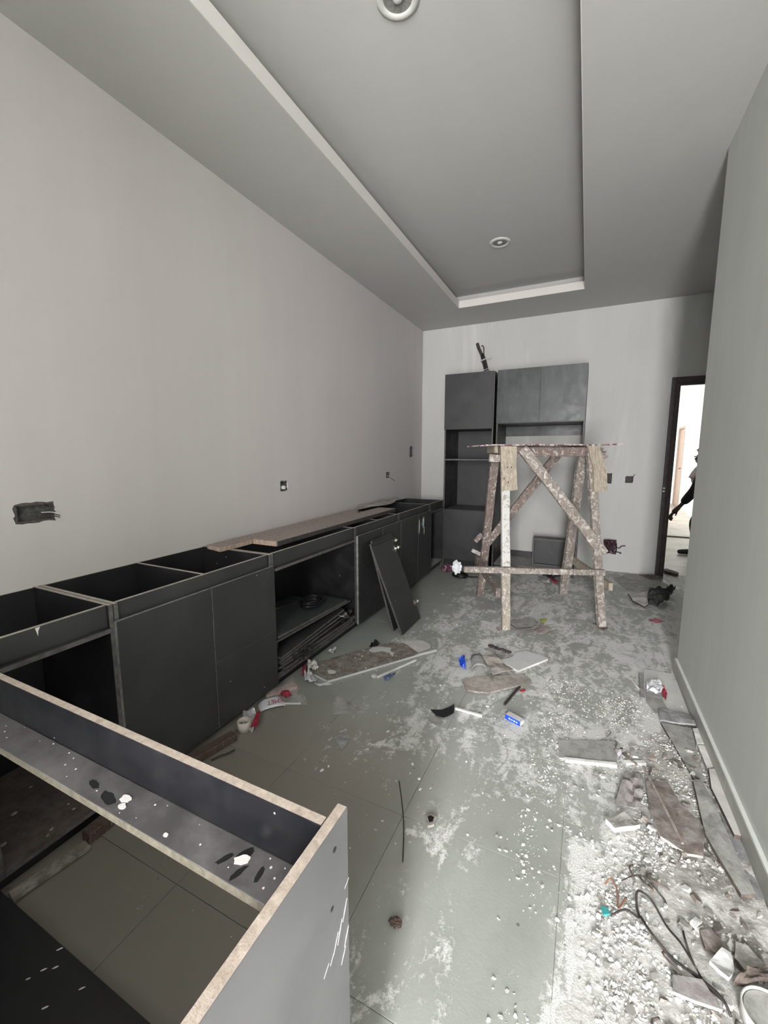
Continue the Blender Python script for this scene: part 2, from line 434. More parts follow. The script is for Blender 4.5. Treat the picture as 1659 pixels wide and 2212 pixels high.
def lathe(name, prof, c, mats, parent=None, axis='Z', seg=32, arc=2 * PI):
    bm = bmesh.new(); rings = []
    closed = arc > 6.28; n = seg if closed else seg + 1
    for r, h in prof:
        ring = []
        for k in range(n):
            a = arc * k / seg
            v = Vector((r * math.cos(a), r * math.sin(a), h))
            if axis == 'Y': v = Vector((v.x, v.z, v.y))
            if axis == 'X': v = Vector((v.z, v.x, v.y))
            ring.append(bm.verts.new(v + Vector(c)))
        rings.append(ring)
    for r0, r1 in zip(rings, rings[1:]):
        for k in range(n if closed else seg):
            bm.faces.new((r0[k], r0[(k + 1) % n], r1[(k + 1) % n], r1[k]))
    bmesh.ops.remove_doubles(bm, verts=bm.verts, dist=1e-6)
    bmesh.ops.recalc_face_normals(bm, faces=bm.faces)
    return mesh_from(name, bm, mats, parent, smooth=True)
def sheet(name, pts, th, mats, z=0.002, crumple=0.0, cuts=0, parent=None, freq=14, tilt=(0, 0), seed=0.0, edge=None, curl=0.0):
    """flat piece of the given outline with real thickness; crumple lifts it unevenly; tilt gives slopes"""
    bm = bmesh.new()
    vs = [bm.verts.new((x, y, 0)) for x, y in pts]
    f = bm.faces.new(vs); 
    if f.normal.z < 0: f.normal_flip()
    bm.normal_update()
    if f.normal.z < 0: f.normal_flip()
    cx = sum(p[0] for p in pts) / len(pts); cy = sum(p[1] for p in pts) / len(pts)
    if cuts:
        bmesh.ops.triangulate(bm, faces=bm.faces)
        bmesh.ops.subdivide_edges(bm, edges=bm.edges, cuts=cuts, use_grid_fill=True)
    lo = min((v.co.x - cx) * tilt[0] + (v.co.y - cy) * tilt[1] for v in bm.verts)
    rad = max(math.hypot(v.co.x - cx, v.co.y - cy) for v in bm.verts)
    for v in bm.verts:
        n = noise.noise(Vector((v.co.x * freq, v.co.y * freq, seed)))
        n2 = noise.noise(Vector((v.co.x * freq * 2.7, v.co.y * freq * 2.7, seed + 9)))
        v.co.z = z + (v.co.x - cx) * tilt[0] + (v.co.y - cy) * tilt[1] - lo + crumple * (abs(n) * 1.6 + abs(n2) * 0.7)
        if curl: v.co.z += curl * (math.hypot(v.co.x - cx, v.co.y - cy) / rad) ** 2
    ret = bmesh.ops.extrude_face_region(bm, geom=list(bm.faces))
    for e in ret['geom']:
        if isinstance(e, bmesh.types.BMVert): e.co.z += th
    bm.normal_update()
    bmesh.ops.recalc_face_normals(bm, faces=bm.faces)
    if edge is not None:
        for f in bm.faces:
            if abs(f.normal.z) < 0.5: f.material_index = edge
    return mesh_from(name, bm, mats, parent)
# ================================================================== SETTING
XL, XR, YF, YR, YB, ZC = -2.122, 0.603, 5.646, 3.119, -1.25, 3.076
XA = 1.95          # far side of the recess behind the right wall

def wall_with_holes(name, axis, c, th, a0, a1, z0, z1, holes, mat):
    """flat wall at coordinate c (th = signed thickness away from the room) with rectangular openings"""
    As = sorted({a0, a1} | {h[0] for h in holes} | {h[1] for h in holes})
    Zs = sorted({z0, z1} | {h[2] for h in holes} | {h[3] for h in holes})
    bm = bmesh.new(); cache = {}
    def V(a, z, s):
        k = (a, z, s)
        if k not in cache:
            t = c + (th if s else 0)
            cache[k] = bm.verts.new((t, a, z) if axis == 'X' else (a, t, z))
        return cache[k]
    def solid(a, b, z, y): return not any(h[0] <= a and b <= h[1] and h[2] <= z and y <= h[3] for h in holes)
    cells = {}
    for i in range(len(As) - 1):
        for j in range(len(Zs) - 1):
            if solid(As[i], As[i + 1], Zs[j], Zs[j + 1]): cells[(i, j)] = 1
    for (i, j) in cells:
        a, b, z, y = As[i], As[i + 1], Zs[j], Zs[j + 1]
        for s in (0, 1): bm.faces.new((V(a, z, s), V(b, z, s), V(b, y, s), V(a, y, s)))
        for (di, dj, p, q) in ((-1, 0, (a, z), (a, y)), (1, 0, (b, z), (b, y)), (0, -1, (a, z), (b, z)), (0, 1, (a, y), (b, y))):
            if (i + di, j + dj) not in cells:
                bm.faces.new((V(*p, 0), V(*q, 0), V(*q, 1), V(*p, 1)))
    bmesh.ops.recalc_face_normals(bm, faces=bm.faces)
    return struct(mesh_from(name, bm, mat))

HL = [(0.885, 1.018, 1.118, 1.190), (2.565, 2.635, 1.125, 1.195), (4.470, 4.550, 1.132, 1.195), (5.205, 5.275, 1.385, 1.50)]
HF = [(0.152, 0.278, 1.065, 1.180), (0.425, 0.497, 1.080, 1.148)]
DOOR = (0.792, 1.760, 0.0, 2.240)
wall_with_holes('wall_left', 'X', XL, -0.14, YB, YF, 0, 3.42, HL, M['wall_left'])
wall_with_holes('wall_far', 'Y', YF, 0.15, XL - 0.14, XA + 0.12, 0, 3.42, HF + [DOOR], M['wall_far'])
struct(box('wall_right', (XR, XR + 0.16, YB, YR, 0, 3.42), M['wall_right']))
struct(box('wall_recess_front', (XR + 0.16, XA, YR - 0.16, YR, 0, 3.42), M['wall_right']))
wall_with_holes('wall_recess_side', 'X', XA, 0.12, YR - 0.16, YF, 0, 3.42, [], M['wall_right'])
wall_with_holes('wall_back', 'Y', YB, -0.14, XL - 0.14, XR + 0.16, 0, 3.42, [(-0.28, 0.60, 0.0, 2.90)], M['wall_right'])
# unseen passage behind the camera, its walls placed to shape the daylight
struct(box('wall_passage_left', (-0.42, -0.28, YB - 1.45, YB - 0.1405, 0, 3.07), M['wall_right']))
struct(box('wall_passage_right', (0.60, 0.74, YB - 1.45, YB - 0.1405, 0, 3.07), M['wall_right']))
struct(box('ceiling_passage', (-0.50, 0.74, YB - 1.45, YB - 0.1405, 2.95, 3.07), M['ceiling'])) if False else None

# floor: slab with every tile laid on it
T = 0.567
floor = struct(box('floor', (XL - 0.14, XA + 0.12, YB - 1.45, YF + 0.15, -0.06, -0.0045), M['joint']))
def tile_mesh(x0, x1, y0, y1):
    bm = bmesh.new(); add_box(bm, x0, x1, y0, y1, -0.0045, 0.0)
    bmesh.ops.recalc_face_normals(bm, faces=bm.faces)
    bmesh.ops.bevel(bm, geom=[e for e in bm.edges if all(v.co.z > -0.001 for v in e.verts)], offset=0.0006, segments=1, affect='EDGES')
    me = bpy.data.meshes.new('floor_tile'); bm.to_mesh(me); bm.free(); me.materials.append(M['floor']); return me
full = tile_mesh(0.0008, T - 0.0008, 0.0008, T - 0.0008)
gx = [k * T for k in range(-4, 5)]; gy = [1.35 - T + k * T for k in range(-7, 10)]
for x in gx:
    for y in gy:
        x0, x1, y0, y1 = max(x, XL), min(x + T, XA), max(y, YB - 1.45), min(y + T, YF + 0.15)
        if x1 - x0 < 0.01 or y1 - y0 < 0.01: continue
        if x0 == x and x1 == x + T and y0 == y and y1 == y + T:
            o = bpy.data.objects.new('floor_tile', full); o.location = (x, y, 0)
        else:
            o = bpy.data.objects.new('floor_tile', tile_mesh(x0 + 0.0008, x1 - 0.0008, y0 + 0.0008, y1 - 0.0008))
        COL.objects.link(o); o.parent = floor

# ceiling: dropped border with a lip, and the raised tray with a cove all round
cx0, cx1, cy0, cy1 = -1.435, -0.118, -0.6, 4.972
ceiling = bmesh.new()
ex0, ex1, ey0, ey1 = XL - 0.14, XA + 0.12, YB - 1.45, YF + 0.15
ztop = 3.150
for b in ((ex0, cx0, ey0, ey1), (cx1, ex1, ey0, ey1), (cx0, cx1, ey0, cy0), (cx0, cx1, cy1, ey1)):
    add_box(ceiling, b[0], b[1], b[2], b[3], ZC, ztop)
bmesh.ops.recalc_face_normals(ceiling, faces=ceiling.faces)
ceil = struct(mesh_from('ceiling', ceiling, M['ceiling']))
struct(box('ceiling_tray', (ex0, ex1, ey0, ey1, 3.262, 3.36), M['ceiling']))
lipb = bmesh.new(); g = 0.004
for b in ((cx0, cx0 + g, cy0, cy1), (cx1 - g, cx1, cy0, cy1), (cx0 + g, cx1 - g, cy0, cy0 + g), (cx0 + g, cx1 - g, cy1 - g, cy1)):
    add_box(lipb, b[0], b[1], b[2], b[3], ZC + 0.0005, ztop + 0.004)
bmesh.ops.recalc_face_normals(lipb, faces=lipb.faces)
struct(mesh_from('trim_1', lipb, M['lip']))
cv = bmesh.new(); k = 0.17
for b in ((cx0 - k - 0.02, cx0 - k, cy0 - k, cy1 + k), (cx1 + k, cx1 + k + 0.02, cy0 - k, cy1 + k), (cx0 - k, cx1 + k, cy0 - k - 0.02, cy0 - k), (cx0 - k, cx1 + k, cy1 + k, cy1 + k + 0.02)):
    add_box(cv, b[0], b[1], b[2], b[3], ztop + 0.0005, 3.2615)
bmesh.ops.recalc_face_normals(cv, faces=cv.faces)
struct(mesh_from('trim_2', cv, M['ceiling']))

# skirting along the right wall: one tile after another
base_r = bpy.data.objects.new('baseboard_right', None); COL.objects.link(base_r); base_r.location = (XR, 0, 0); struct(base_r)
y = YR
while y > YB + 0.01:
    y2 = max(YB, y - T)
    bm = bmesh.new(); add_box(bm, 0.586, XR - 0.0005, y2 + 0.001, y - 0.001, 0.0, 0.095)
    bmesh.ops.recalc_face_normals(bm, faces=bm.faces)
    for f in bm.faces:
        if f.normal.z > 0.5: f.material_index = 1
    bmesh.ops.bevel(bm, geom=list(bm.edges), offset=0.002, segments=1, affect='EDGES')
    mesh_from('skirting_tile', bm, [M['skirt'], M['skirt_top']], base_r)
    y = y2
# thin dust-covered mortar bed on the skirting top
struct(box('trim_3', (0.588, XR - 0.0005, YB, YR - 0.003, 0.0952, 0.098), M['skirt_top']))

# door 1: frame of the opening to the hall
d1 = bpy.data.objects.new('door_1', None); COL.objects.link(d1); d1.location = (DOOR[0], YF, 0); struct(d1, 'dark brown door frame without a leaf in the far wall, half hidden by the right wall')
fw = 0.084
box('jamb', (DOOR[0], DOOR[0] + 0.040, YF - 0.022, YF + 0.165, 0, DOOR[3] - 0.001), M['frame'], d1, 0.003)
box('jamb', (DOOR[1] - 0.040, DOOR[1], YF - 0.022, YF + 0.165, 0, DOOR[3] - 0.001), M['frame'], d1, 0.003)
box('header', (DOOR[0] + 0.041, DOOR[1] - 0.041, YF - 0.022, YF + 0.165, DOOR[3] - 0.060, DOOR[3] - 0.001), M['frame'], d1, 0.003)
box('architrave', (DOOR[0] + 0.041, DOOR[0] + fw, YF - 0.022, YF + 0.03, 0, DOOR[3] - 0.061), M['frame'], d1, 0.003)
box('architrave', (DOOR[1] - fw, DOOR[1] - 0.041, YF - 0.022, YF + 0.03, 0, DOOR[3] - 0.061), M['frame'], d1, 0.003)
box('architrave', (DOOR[0] + fw + 0.001, DOOR[1] - fw - 0.001, YF - 0.022, YF + 0.03, DOOR[3] - 0.092, DOOR[3] - 0.061), M['frame'], d1, 0.002)
for z in (0.985, 1.02):
    box('strike_plate', (DOOR[0] + 0.004, DOOR[0] + 0.024, YF - 0.0245, YF - 0.0222, z, z + 0.013), M['steel'], d1)

# the hall beyond
HX0, HX1, HY0, HY1, HZ = -0.2, 2.28, YF + 0.15, 15.0, 2.93
struct(box('floor', (HX0 - 0.1, HX1 + 0.6, HY0, HY1 + 0.3, -0.06, 0.0), M['hallfloor'])).name = 'floor_hall'
struct(box('ceiling', (HX0 - 0.1, HX1 + 0.6, HY0, HY1 + 0.3, HZ, HZ + 0.1), M['white_room'])).name = 'ceiling_hall'
wall_with_holes('wall_hall_right', 'X', HX1, 0.15, HY0, HY1, 0, HZ, [(13.42, 14.28, 0, 2.16)], M['white_room'])
wall_with_holes('wall_hall_left', 'X', HX0, -0.1, HY0, HY1, 0, HZ, [(8.9, 13.5, 0.5, 2.75)], M['white_room'])
struct(box('wall_hall_far', (HX0 - 0.1, HX1 + 0.6, HY1, HY1 + 0.15, 0, HZ), M['white_room']))
# frame around the hall window opening
wf = bpy.data.objects.new('window_1', None); COL.objects.link(wf); wf.location = (HX0, 11.2, 0.5); struct(wf)
for b in ((8.9, 8.96, 0.5, 2.75), (13.44, 13.5, 0.5, 2.75), (8.961, 13.439, 0.5, 0.56), (8.961, 13.439, 2.69, 2.75), (11.17, 11.23, 0.561, 2.689)):
    box('window_frame', (HX0 - 0.09, HX0 - 0.03, b[0], b[1], b[2], b[3]), M['white_pl'], wf)
d2 = bpy.data.objects.new('door_2', None); COL.objects.link(d2); d2.location = (HX1, 13.85, 0); struct(d2, 'beige door in the right side wall of the bright hall')
leaf_ = box('leaf', (HX1 + 0.02, HX1 + 0.06, 13.49, 14.21, 0.01, 2.09), M['beige_door'], d2, 0.003)
for a, b_ in ((13.425, 13.488), (14.212, 14.275)):
    box('jamb', (HX1 - 0.015, HX1 + 0.10, a, b_, 0, 2.155), M['beige_door'], d2, 0.002)
box('header', (HX1 - 0.015, HX1 + 0.10, 13.489, 14.211, 2.095, 2.155), M['beige_door'], d2, 0.002)
box('handle', (HX1 - 0.05, HX1 + 0.019, 13.52, 13.66, 1.03, 1.05), M['black'], leaf_, 0.003)
box('lock', (HX1 + 0.005, HX1 + 0.019, 13.53, 13.57, 0.90, 0.95), M['black'], leaf_, 0.003)
# doorway threshold strip
struct(box('trim_4', (HX0, HX1, 8.50, 8.56, 0.0002, 0.016), M['mortar']))

# ================================================================== CEILING LIGHTS
for i, (x, y, lb) in enumerate(((-0.805, 4.035, 'round recessed ceiling light with dark reflector, the one over the work trestle'),
                                (-0.812, 1.815, 'round recessed ceiling light cut off by the top edge of the picture'))):
    t = thing('recessed_ceiling_light', lb, 'ceiling light', (x, y, 3.262), 'recessed lights in the ceiling tray')
    lathe('trim_ring', [(0.060, -0.004), (0.064, -0.010), (0.078, -0.012), (0.090, -0.006), (0.092, -0.0003)], (x, y, 3.262), M['lamp_trim'], t)
    lathe('reflector', [(0.0605, -0.0045), (0.052, -0.0025), (0.030, -0.0012), (0.0, -0.0008)], (x, y, 3.262), M['lamp_dark'], t)
    lathe('bulb', [(0.0, -0.014), (0.012, -0.013), (0.020, -0.008), (0.022, -0.002)], (x, y, 3.262), M['lamp_trim'], t)

# ================================================================== JUNCTION BOXES in the walls
def wall_box(name, label, axis, hole, jit, seed, depth=0.035, grp=None):
    a0, a1, z0, z1 = hole; rnd = random.Random(seed)
    c, sgn = (XL, -1) if axis == 'X' else (YF, 1)
    mid = (a0 + a1) / 2
    loc = (c, mid, z0) if axis == 'X' else (mid, c, z0)
    t = thing(name, label, 'junction box', loc, grp)
    def W(a, d, z): return (c + sgn * d, a, z) if axis == 'X' else (a, c + sgn * d, z)
    e = 0.0008
    bm = bmesh.new(); n = 5
    # open liner: back and four sides
    def quad(*q): bm.faces.new([bm.verts.new(W(*k)) for k in q])
    A0, A1, Z0, Z1 = a0 + e, a1 - e, z0 + e, z1 - e
    for i in range(n):
        for j in range(n):
            u0, u1 = A0 + (A1 - A0) * i / n, A0 + (A1 - A0) * (i + 1) / n
            w0, w1 = Z0 + (Z1 - Z0) * j / n, Z0 + (Z1 - Z0) * (j + 1) / n
            f = lambda a, z: depth - 0.012 * abs(noise.noise(Vector((a * 40, z * 40, seed))))
            quad((u0, f(u0, w0), w0), (u1, f(u1, w0), w0), (u1, f(u1, w1), w1), (u0, f(u0, w1), w1))
    quad((A0, 0, Z0), (A0, depth, Z0), (A0, depth, Z1), (A0, 0, Z1)); quad((A1, 0, Z0), (A1, depth, Z0), (A1, depth, Z1), (A1, 0, Z1))
    quad((A0, 0, Z0), (A1, 0, Z0), (A1, depth, Z0), (A0, depth, Z0)); quad((A0, 0, Z1), (A1, 0, Z1), (A1, depth, Z1), (A0, depth, Z1))
    bmesh.ops.remove_doubles(bm, verts=bm.verts, dist=1e-5)
    mesh_from('box_liner', bm, M['mortar'], t)
    # chipped plaster rim, irregular outline
    bm = bmesh.new(); per = []
    K = 7
    for i in range(K): per.append((a0 + (a1 - a0) * i / K, z0, 0, -1))
    for i in range(K): per.append((a1, z0 + (z1 - z0) * i / K, 1, 0))
    for i in range(K): per.append((a1 - (a1 - a0) * i / K, z1, 0, 1))
    for i in range(K): per.append((a0, z1 - (z1 - z0) * i / K, -1, 0))
    inn, out = [], []
    for i, (a, z, da, dz) in enumerate(per):
        o_ = jit * rnd.uniform(0.25, 1.0)
        if i % K == 0: da, dz = (a - mid) / (a1 - a0) * 1.6, (z - (z0 + z1) / 2) / (z1 - z0) * 1.6
        ii = 0.004
        inn.append(bm.verts.new(W(a - da * ii, -0.0015, z - dz * ii)))
        out.append(bm.verts.new(W(a + da * o_, -0.0006, z + dz * o_)))
    for i in range(len(per)):
        j = (i + 1) % len(per); bm.faces.new((inn[i], inn[j], out[j], out[i]))
    bmesh.ops.recalc_face_normals(bm, faces=bm.faces)
    ret = bmesh.ops.extrude_face_region(bm, geom=list(bm.faces))
    for v in ret['geom']:
        if isinstance(v, bmesh.types.BMVert): v.co += Vector((W(0, 0.0004, 0))) - Vector(W(0, 0, 0))
    mesh_from('chipped_rim', bm, M['mortar'], t)
    return t, W
g1 = 'open junction boxes in the walls'
t, W = wall_box('junction_box', 'long dark chiselled-out junction box at the left edge of the left wall', 'X', HL[0], 0.012, 3, grp=g1)
for k in range(3): tube('cut_wire', [W(0.985, 0.02, 1.15 - k * 0.007), W(1.01, -0.012, 1.150 - k * 0.008), W(1.035, -0.022, 1.140 - k * 0.008)], 0.0022, M['wire_white'] if k == 0 else M['wire_dark'], t)
t, W = wall_box('junction_box', 'small square open box with a white conduit end, middle of the left wall', 'X', HL[1], 0.008, 5, grp=g1)
lathe('conduit_end', [(0.010, 0.0), (0.014, 0.0), (0.014, 0.045), (0.010, 0.045), (0.010, 0.0)], (XL - 0.030, 2.592, 1.148), M['white_pl'], t, axis='X', seg=20)
bmv = box('plaster_lump', (XL - 0.002, XL + 0.006, 2.637, 2.646, 1.14, 1.185), M['putty'], t, 0.003)
t, W = wall_box('junction_box', 'tiny open wall box with two cut wires hanging out, above the plank end', 'X', HL[2], 0.006, 8, grp=g1)
for k in range(2): tube('cut_wire', [W(4.53, 0.02, 1.15), W(4.58, -0.02, 1.132 - k * 0.012), W(4.68 - k * 0.05, -0.035, 1.105 - k * 0.02)], 0.003, M['wire_white'] if k == 0 else M['wire_dark'], t)
t, W = wall_box('wall_hole', 'oval brown hole knocked in the left wall near the far corner', 'X', HL[3], 0.022, 11, grp=None)
t['category'] = 'hole'
t, W = wall_box('junction_box', 'larger dark square box in the far wall right beside the trestle', 'Y', HF[0], 0.006, 14, grp=g1)
t, W = wall_box('junction_box', 'smaller dark box with a sprig of wire, nearest the door frame', 'Y', HF[1], 0.008, 17, grp=g1)
tube('cut_wire', [W(0.49, 0.02, 1.13), W(0.50, -0.01, 1.15), W(0.512, -0.02, 1.178)], 0.003, M['wire_dark'], t)

# ================================================================== CABINETS ALONG THE LEFT WALL
XB, XFc, XD = XL + 0.004, -1.594, -1.576       # back, carcass front, door front
ZT = 0.836
def base_cabinet(y0, y1, label, mid=None, back_inner=True, dusty_bottom=False, sides=(0.018, 0.018)):
    t = thing('base_cabinet', label, 'cabinet', ((XB + XFc) / 2, (y0 + y1) / 2, 0), 'charcoal base cabinets along the left wall')
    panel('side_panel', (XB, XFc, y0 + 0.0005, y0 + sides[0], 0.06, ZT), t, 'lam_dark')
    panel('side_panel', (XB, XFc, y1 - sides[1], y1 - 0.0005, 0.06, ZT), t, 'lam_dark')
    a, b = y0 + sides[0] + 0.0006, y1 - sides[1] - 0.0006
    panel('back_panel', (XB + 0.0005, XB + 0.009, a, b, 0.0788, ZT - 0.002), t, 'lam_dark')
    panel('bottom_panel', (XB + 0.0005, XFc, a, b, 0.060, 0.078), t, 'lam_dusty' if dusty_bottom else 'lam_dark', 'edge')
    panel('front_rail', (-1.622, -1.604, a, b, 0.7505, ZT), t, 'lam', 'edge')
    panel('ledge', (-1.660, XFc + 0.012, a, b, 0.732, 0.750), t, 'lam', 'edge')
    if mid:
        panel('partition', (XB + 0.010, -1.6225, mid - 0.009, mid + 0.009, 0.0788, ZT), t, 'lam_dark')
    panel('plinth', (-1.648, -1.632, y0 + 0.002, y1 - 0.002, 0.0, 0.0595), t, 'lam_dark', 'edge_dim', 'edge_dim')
    return t
def door_leaf(t, y0, y1, z0=0.045, z1=0.769, name='door', face='lam'):
    return panel(name, (XFc + 0.0005, XD, y0 + 0.0012, y1 - 0.0012, z0, z1), t, face, 'edge_highlight', 'edge_highlight')
c1 = base_cabinet(0.507, 0.930, 'open corner base cabinet without door, behind the peninsula', dusty_bottom=True)
c1b = [o for o in c1.children if o.name.startswith('bottom_panel')][0]
c1b.data.materials[0] = dusty('brown_dust_on_board', (0.085, 0.064, 0.055), 0.25, 0.4, (0.22, 0.19, 0.17))
rnd = random.Random(31)
for i in range(16):
    x, y_ = rnd.uniform(-1.95, -1.62), rnd.uniform(0.54, 0.88); bm = bmesh.new(); K = 6; r0 = rnd.uniform(0.006, 0.018)
    lo = []; hi = []
    for q in range(K):
        an = 2 * PI * q / K; rr = r0 * rnd.uniform(0.5, 1.1); lo.append(bm.verts.new((x + rr * math.cos(an) * 0.6, y_ + rr * math.sin(an), 0.0785))); hi.append(bm.verts.new((x + rr * 0.7 * math.cos(an) * 0.6, y_ + rr * 0.7 * math.sin(an), 0.0785 + r0 * 0.35)))
    bm.faces.new(hi)
    for q in range(K): bm.faces.new((lo[q], lo[(q + 1) % K], hi[(q + 1) % K], hi[q]))
    bmesh.ops.recalc_face_normals(bm, faces=bm.faces)
    tag(centre(mesh_from('plaster_crumb', bm, M['card'])), 'dusty plaster crumb lying on the bottom panel of the open corner cabinet', 'crumb', 'plaster crumbs inside the corner cabinet')
# white scrape on its rail
bm = bmesh.new()
vs = [bm.verts.new((-1.6032, 0.683 + a, z)) for a, z in ((0, 0.834), (0.014, 0.835), (0.008, 0.822), (0.006, 0.805), (0.003, 0.82))]
bm.faces.new(vs); r_ = bmesh.ops.extrude_face_region(bm, geom=list(bm.faces))
for v in r_['geom']:
    if isinstance(v, bmesh.types.BMVert): v.co.x += 0.0006
bmesh.ops.recalc_face_normals(bm, faces=bm.faces)
mesh_from('paint_scrape', bm, M['putty'], c1)
c2_ = base_cabinet(0.931, 1.820, 'wide base cabinet with one tall door and two drawer fronts, nearest the peninsula', mid=1.372)
door_leaf(c2_, 0.926, 1.377)
door_leaf(c2_, 1.379, 1.826, 0.3865, 0.769, 'drawer_front'); door_leaf(c2_, 1.379, 1.826, 0.045, 0.3845, 'drawer_front')
c3_ = base_cabinet(1.821, 2.795, 'open base cabinet holding a stack of loose panels', dusty_bottom=True, sides=(0.018, 0.018))
c4_ = base_cabinet(2.796, 3.640, 'base cabinet with two closed doors, behind the leaning panels', mid=3.245)
door_leaf(c4_, 2.806, 3.248); door_leaf(c4_, 3.250, 3.652)
c5_ = base_cabinet(3.641, 4.530, 'base cabinet with two closed doors and a smear of pale paint on the right one')
door_leaf(c5_, 3.655, 4.118); dl = door_leaf(c5_, 4.120, 4.545)
for i, (y0, z0, w_, h_) in enumerate(((4.135, 0.56, 0.028, 0.16), (4.24, 0.60, 0.06, 0.13), (4.285, 0.52, 0.022, 0.10), (4.20, 0.64, 0.045, 0.03))):
    bm = bmesh.new(); rnd = random.Random(i); K = 14
    ring = [bm.verts.new((XD + 0.0004, y0 + w_ / 2 + w_ / 2 * math.cos(a) * rnd.uniform(0.6, 1.15), z0 + h_ / 2 + h_ / 2 * math.sin(a) * rnd.uniform(0.75, 1.15))) for a in [2 * PI * q / K for q in range(K)]]
    bm.faces.new(ring); r_ = bmesh.ops.extrude_face_region(bm, geom=list(bm.faces))
    for v in r_['geom']:
        if isinstance(v, bmesh.types.BMVert): v.co.x += 0.0005
    bmesh.ops.recalc_face_normals(bm, faces=bm.faces)
    o = mesh_from('paint_smear', bm, M['putty'] if i != 3 else M['teal'], c5_)
c6_ = base_cabinet(4.531, 5.045, 'narrow open base cabinet next to the tall cabinet, dust on its bottom panel', dusty_bottom=True)
bpy_bottom = [o for o in c6_.children if o.name.startswith('bottom_panel')][0]
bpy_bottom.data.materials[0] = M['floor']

# ================================================================== PENINSULA CABINET in the foreground
pn = thing('peninsula_cabinet', 'large open peninsula cabinet frame with raw wood edges in the foreground', 'cabinet', (-0.95, 0.22, 0))
panel('end_panel', (-0.334, -0.316, -0.07, 0.520, 0.002, ZT), pn, 'lam_lit', 'raw', 'raw')
panel('front_rail', (-2.10, -0.3345, 0.4720, 0.4895, 0.7385, ZT), pn, 'lam_blue', 'raw', 'raw')
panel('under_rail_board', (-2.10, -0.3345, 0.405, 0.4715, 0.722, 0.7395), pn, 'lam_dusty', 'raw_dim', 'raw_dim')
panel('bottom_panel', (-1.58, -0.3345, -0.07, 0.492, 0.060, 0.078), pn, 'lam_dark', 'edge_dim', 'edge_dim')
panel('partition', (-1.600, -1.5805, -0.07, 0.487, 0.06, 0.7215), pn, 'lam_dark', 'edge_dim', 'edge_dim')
panel('back_panel', (-2.10, -0.3345, -0.088, -0.0705, 0.06, 0.80), pn, 'lam_dark', 'edge_dim', 'edge_dim')  # unseen panel, added to keep low light from behind out of the bay
for x in (-1.3, -0.9, -0.5):
    for yy in (0.02, 0.42):
        lathe('foot', [(0.0, 0.0), (0.022, 0.0), (0.022, 0.006), (0.014, 0.012), (0.014, 0.0595), (0.0, 0.0595)], (x, yy, 0), M['black'], pn, seg=14)
def blob(name, c, rx, ry, th, mat, parent, seed, axis='Z', rot=0.0, jag=0.16):
    rnd = random.Random(seed); bm = bmesh.new(); K = 16; ring = []
    for q in range(K):
        a = 2 * PI * q / K; k = 1 + rnd.uniform(-jag, jag)
        u, v = rx * k * math.cos(a), ry * k * math.sin(a)
        u, v = u * math.cos(rot) - v * math.sin(rot), u * math.sin(rot) + v * math.cos(rot)
        p_ = {'Z': (c[0] + u, c[1] + v, c[2]), 'X': (c[0], c[1] + u, c[2] + v)}[axis]
        ring.append(bm.verts.new(p_))
    bm.faces.new(ring); r_ = bmesh.ops.extrude_face_region(bm, geom=list(bm.faces))
    dv = Vector((0, 0, th)) if axis == 'Z' else Vector((th, 0, 0))
    for v in r_['geom']:
        if isinstance(v, bmesh.types.BMVert): v.co += dv
    bmesh.ops.recalc_face_normals(bm, faces=bm.faces)
    return mesh_from(name, bm, mat, parent)
ZL = 0.7396
blob('putty_drip', (-0.766, 0.438, ZL), 0.012, 0.008, 0.0015, M['putty'], pn, 1)
blob('putty_drip', (-0.755, 0.424, ZL), 0.008, 0.006, 0.0015, M['putty'], pn, 2)
blob('putty_drip', (-0.472, 0.443, ZL), 0.014, 0.008, 0.0015, M['putty'], pn, 3, rot=0.5)
blob('putty_drip', (-0.626, 0.419, ZL), 0.005, 0.004, 0.001, M['putty'], pn, 4)
for i, (x, y, a, b_, r_) in enumerate(((-0.50, 0.432, 0.006, 0.018, -0.5), (-0.476, 0.451, 0.010, 0.022, -0.5), (-0.462, 0.425, 0.006, 0.020, -0.3), (-0.43, 0.436, 0.006, 0.018, 0.2), (-0.86, 0.434, 0.022, 0.008, -0.2), (-0.80, 0.425, 0.03, 0.012, -0.2))):
    blob('wet_smudge', (x, y, ZL - 0.0002), a * 0.8, b_ * 0.8, 0.0004, M['lam_dark'], pn, 20 + i, rot=r_)
rnd = random.Random(5)
for i in range(26): blob('paint_speck', (rnd.uniform(-1.25, -0.37), rnd.uniform(0.412, 0.468), ZL), *(2 * [rnd.uniform(0.0008, 0.0022)]), 0.0006, M['putty'], pn, 40 + i)
for i, (x, y) in enumerate(((-1.204, 0.484), (-1.19, 0.44), (-1.168, 0.456), (-1.204, 0.412), (-1.06, 0.46), (-1.10, 0.40))):
    blob('paint_speck', (x, y, 0.0782), 0.005 if i == 3 else 0.007, 0.002, 0.0006, M['putty'], pn, 80 + i, rot=0.9)
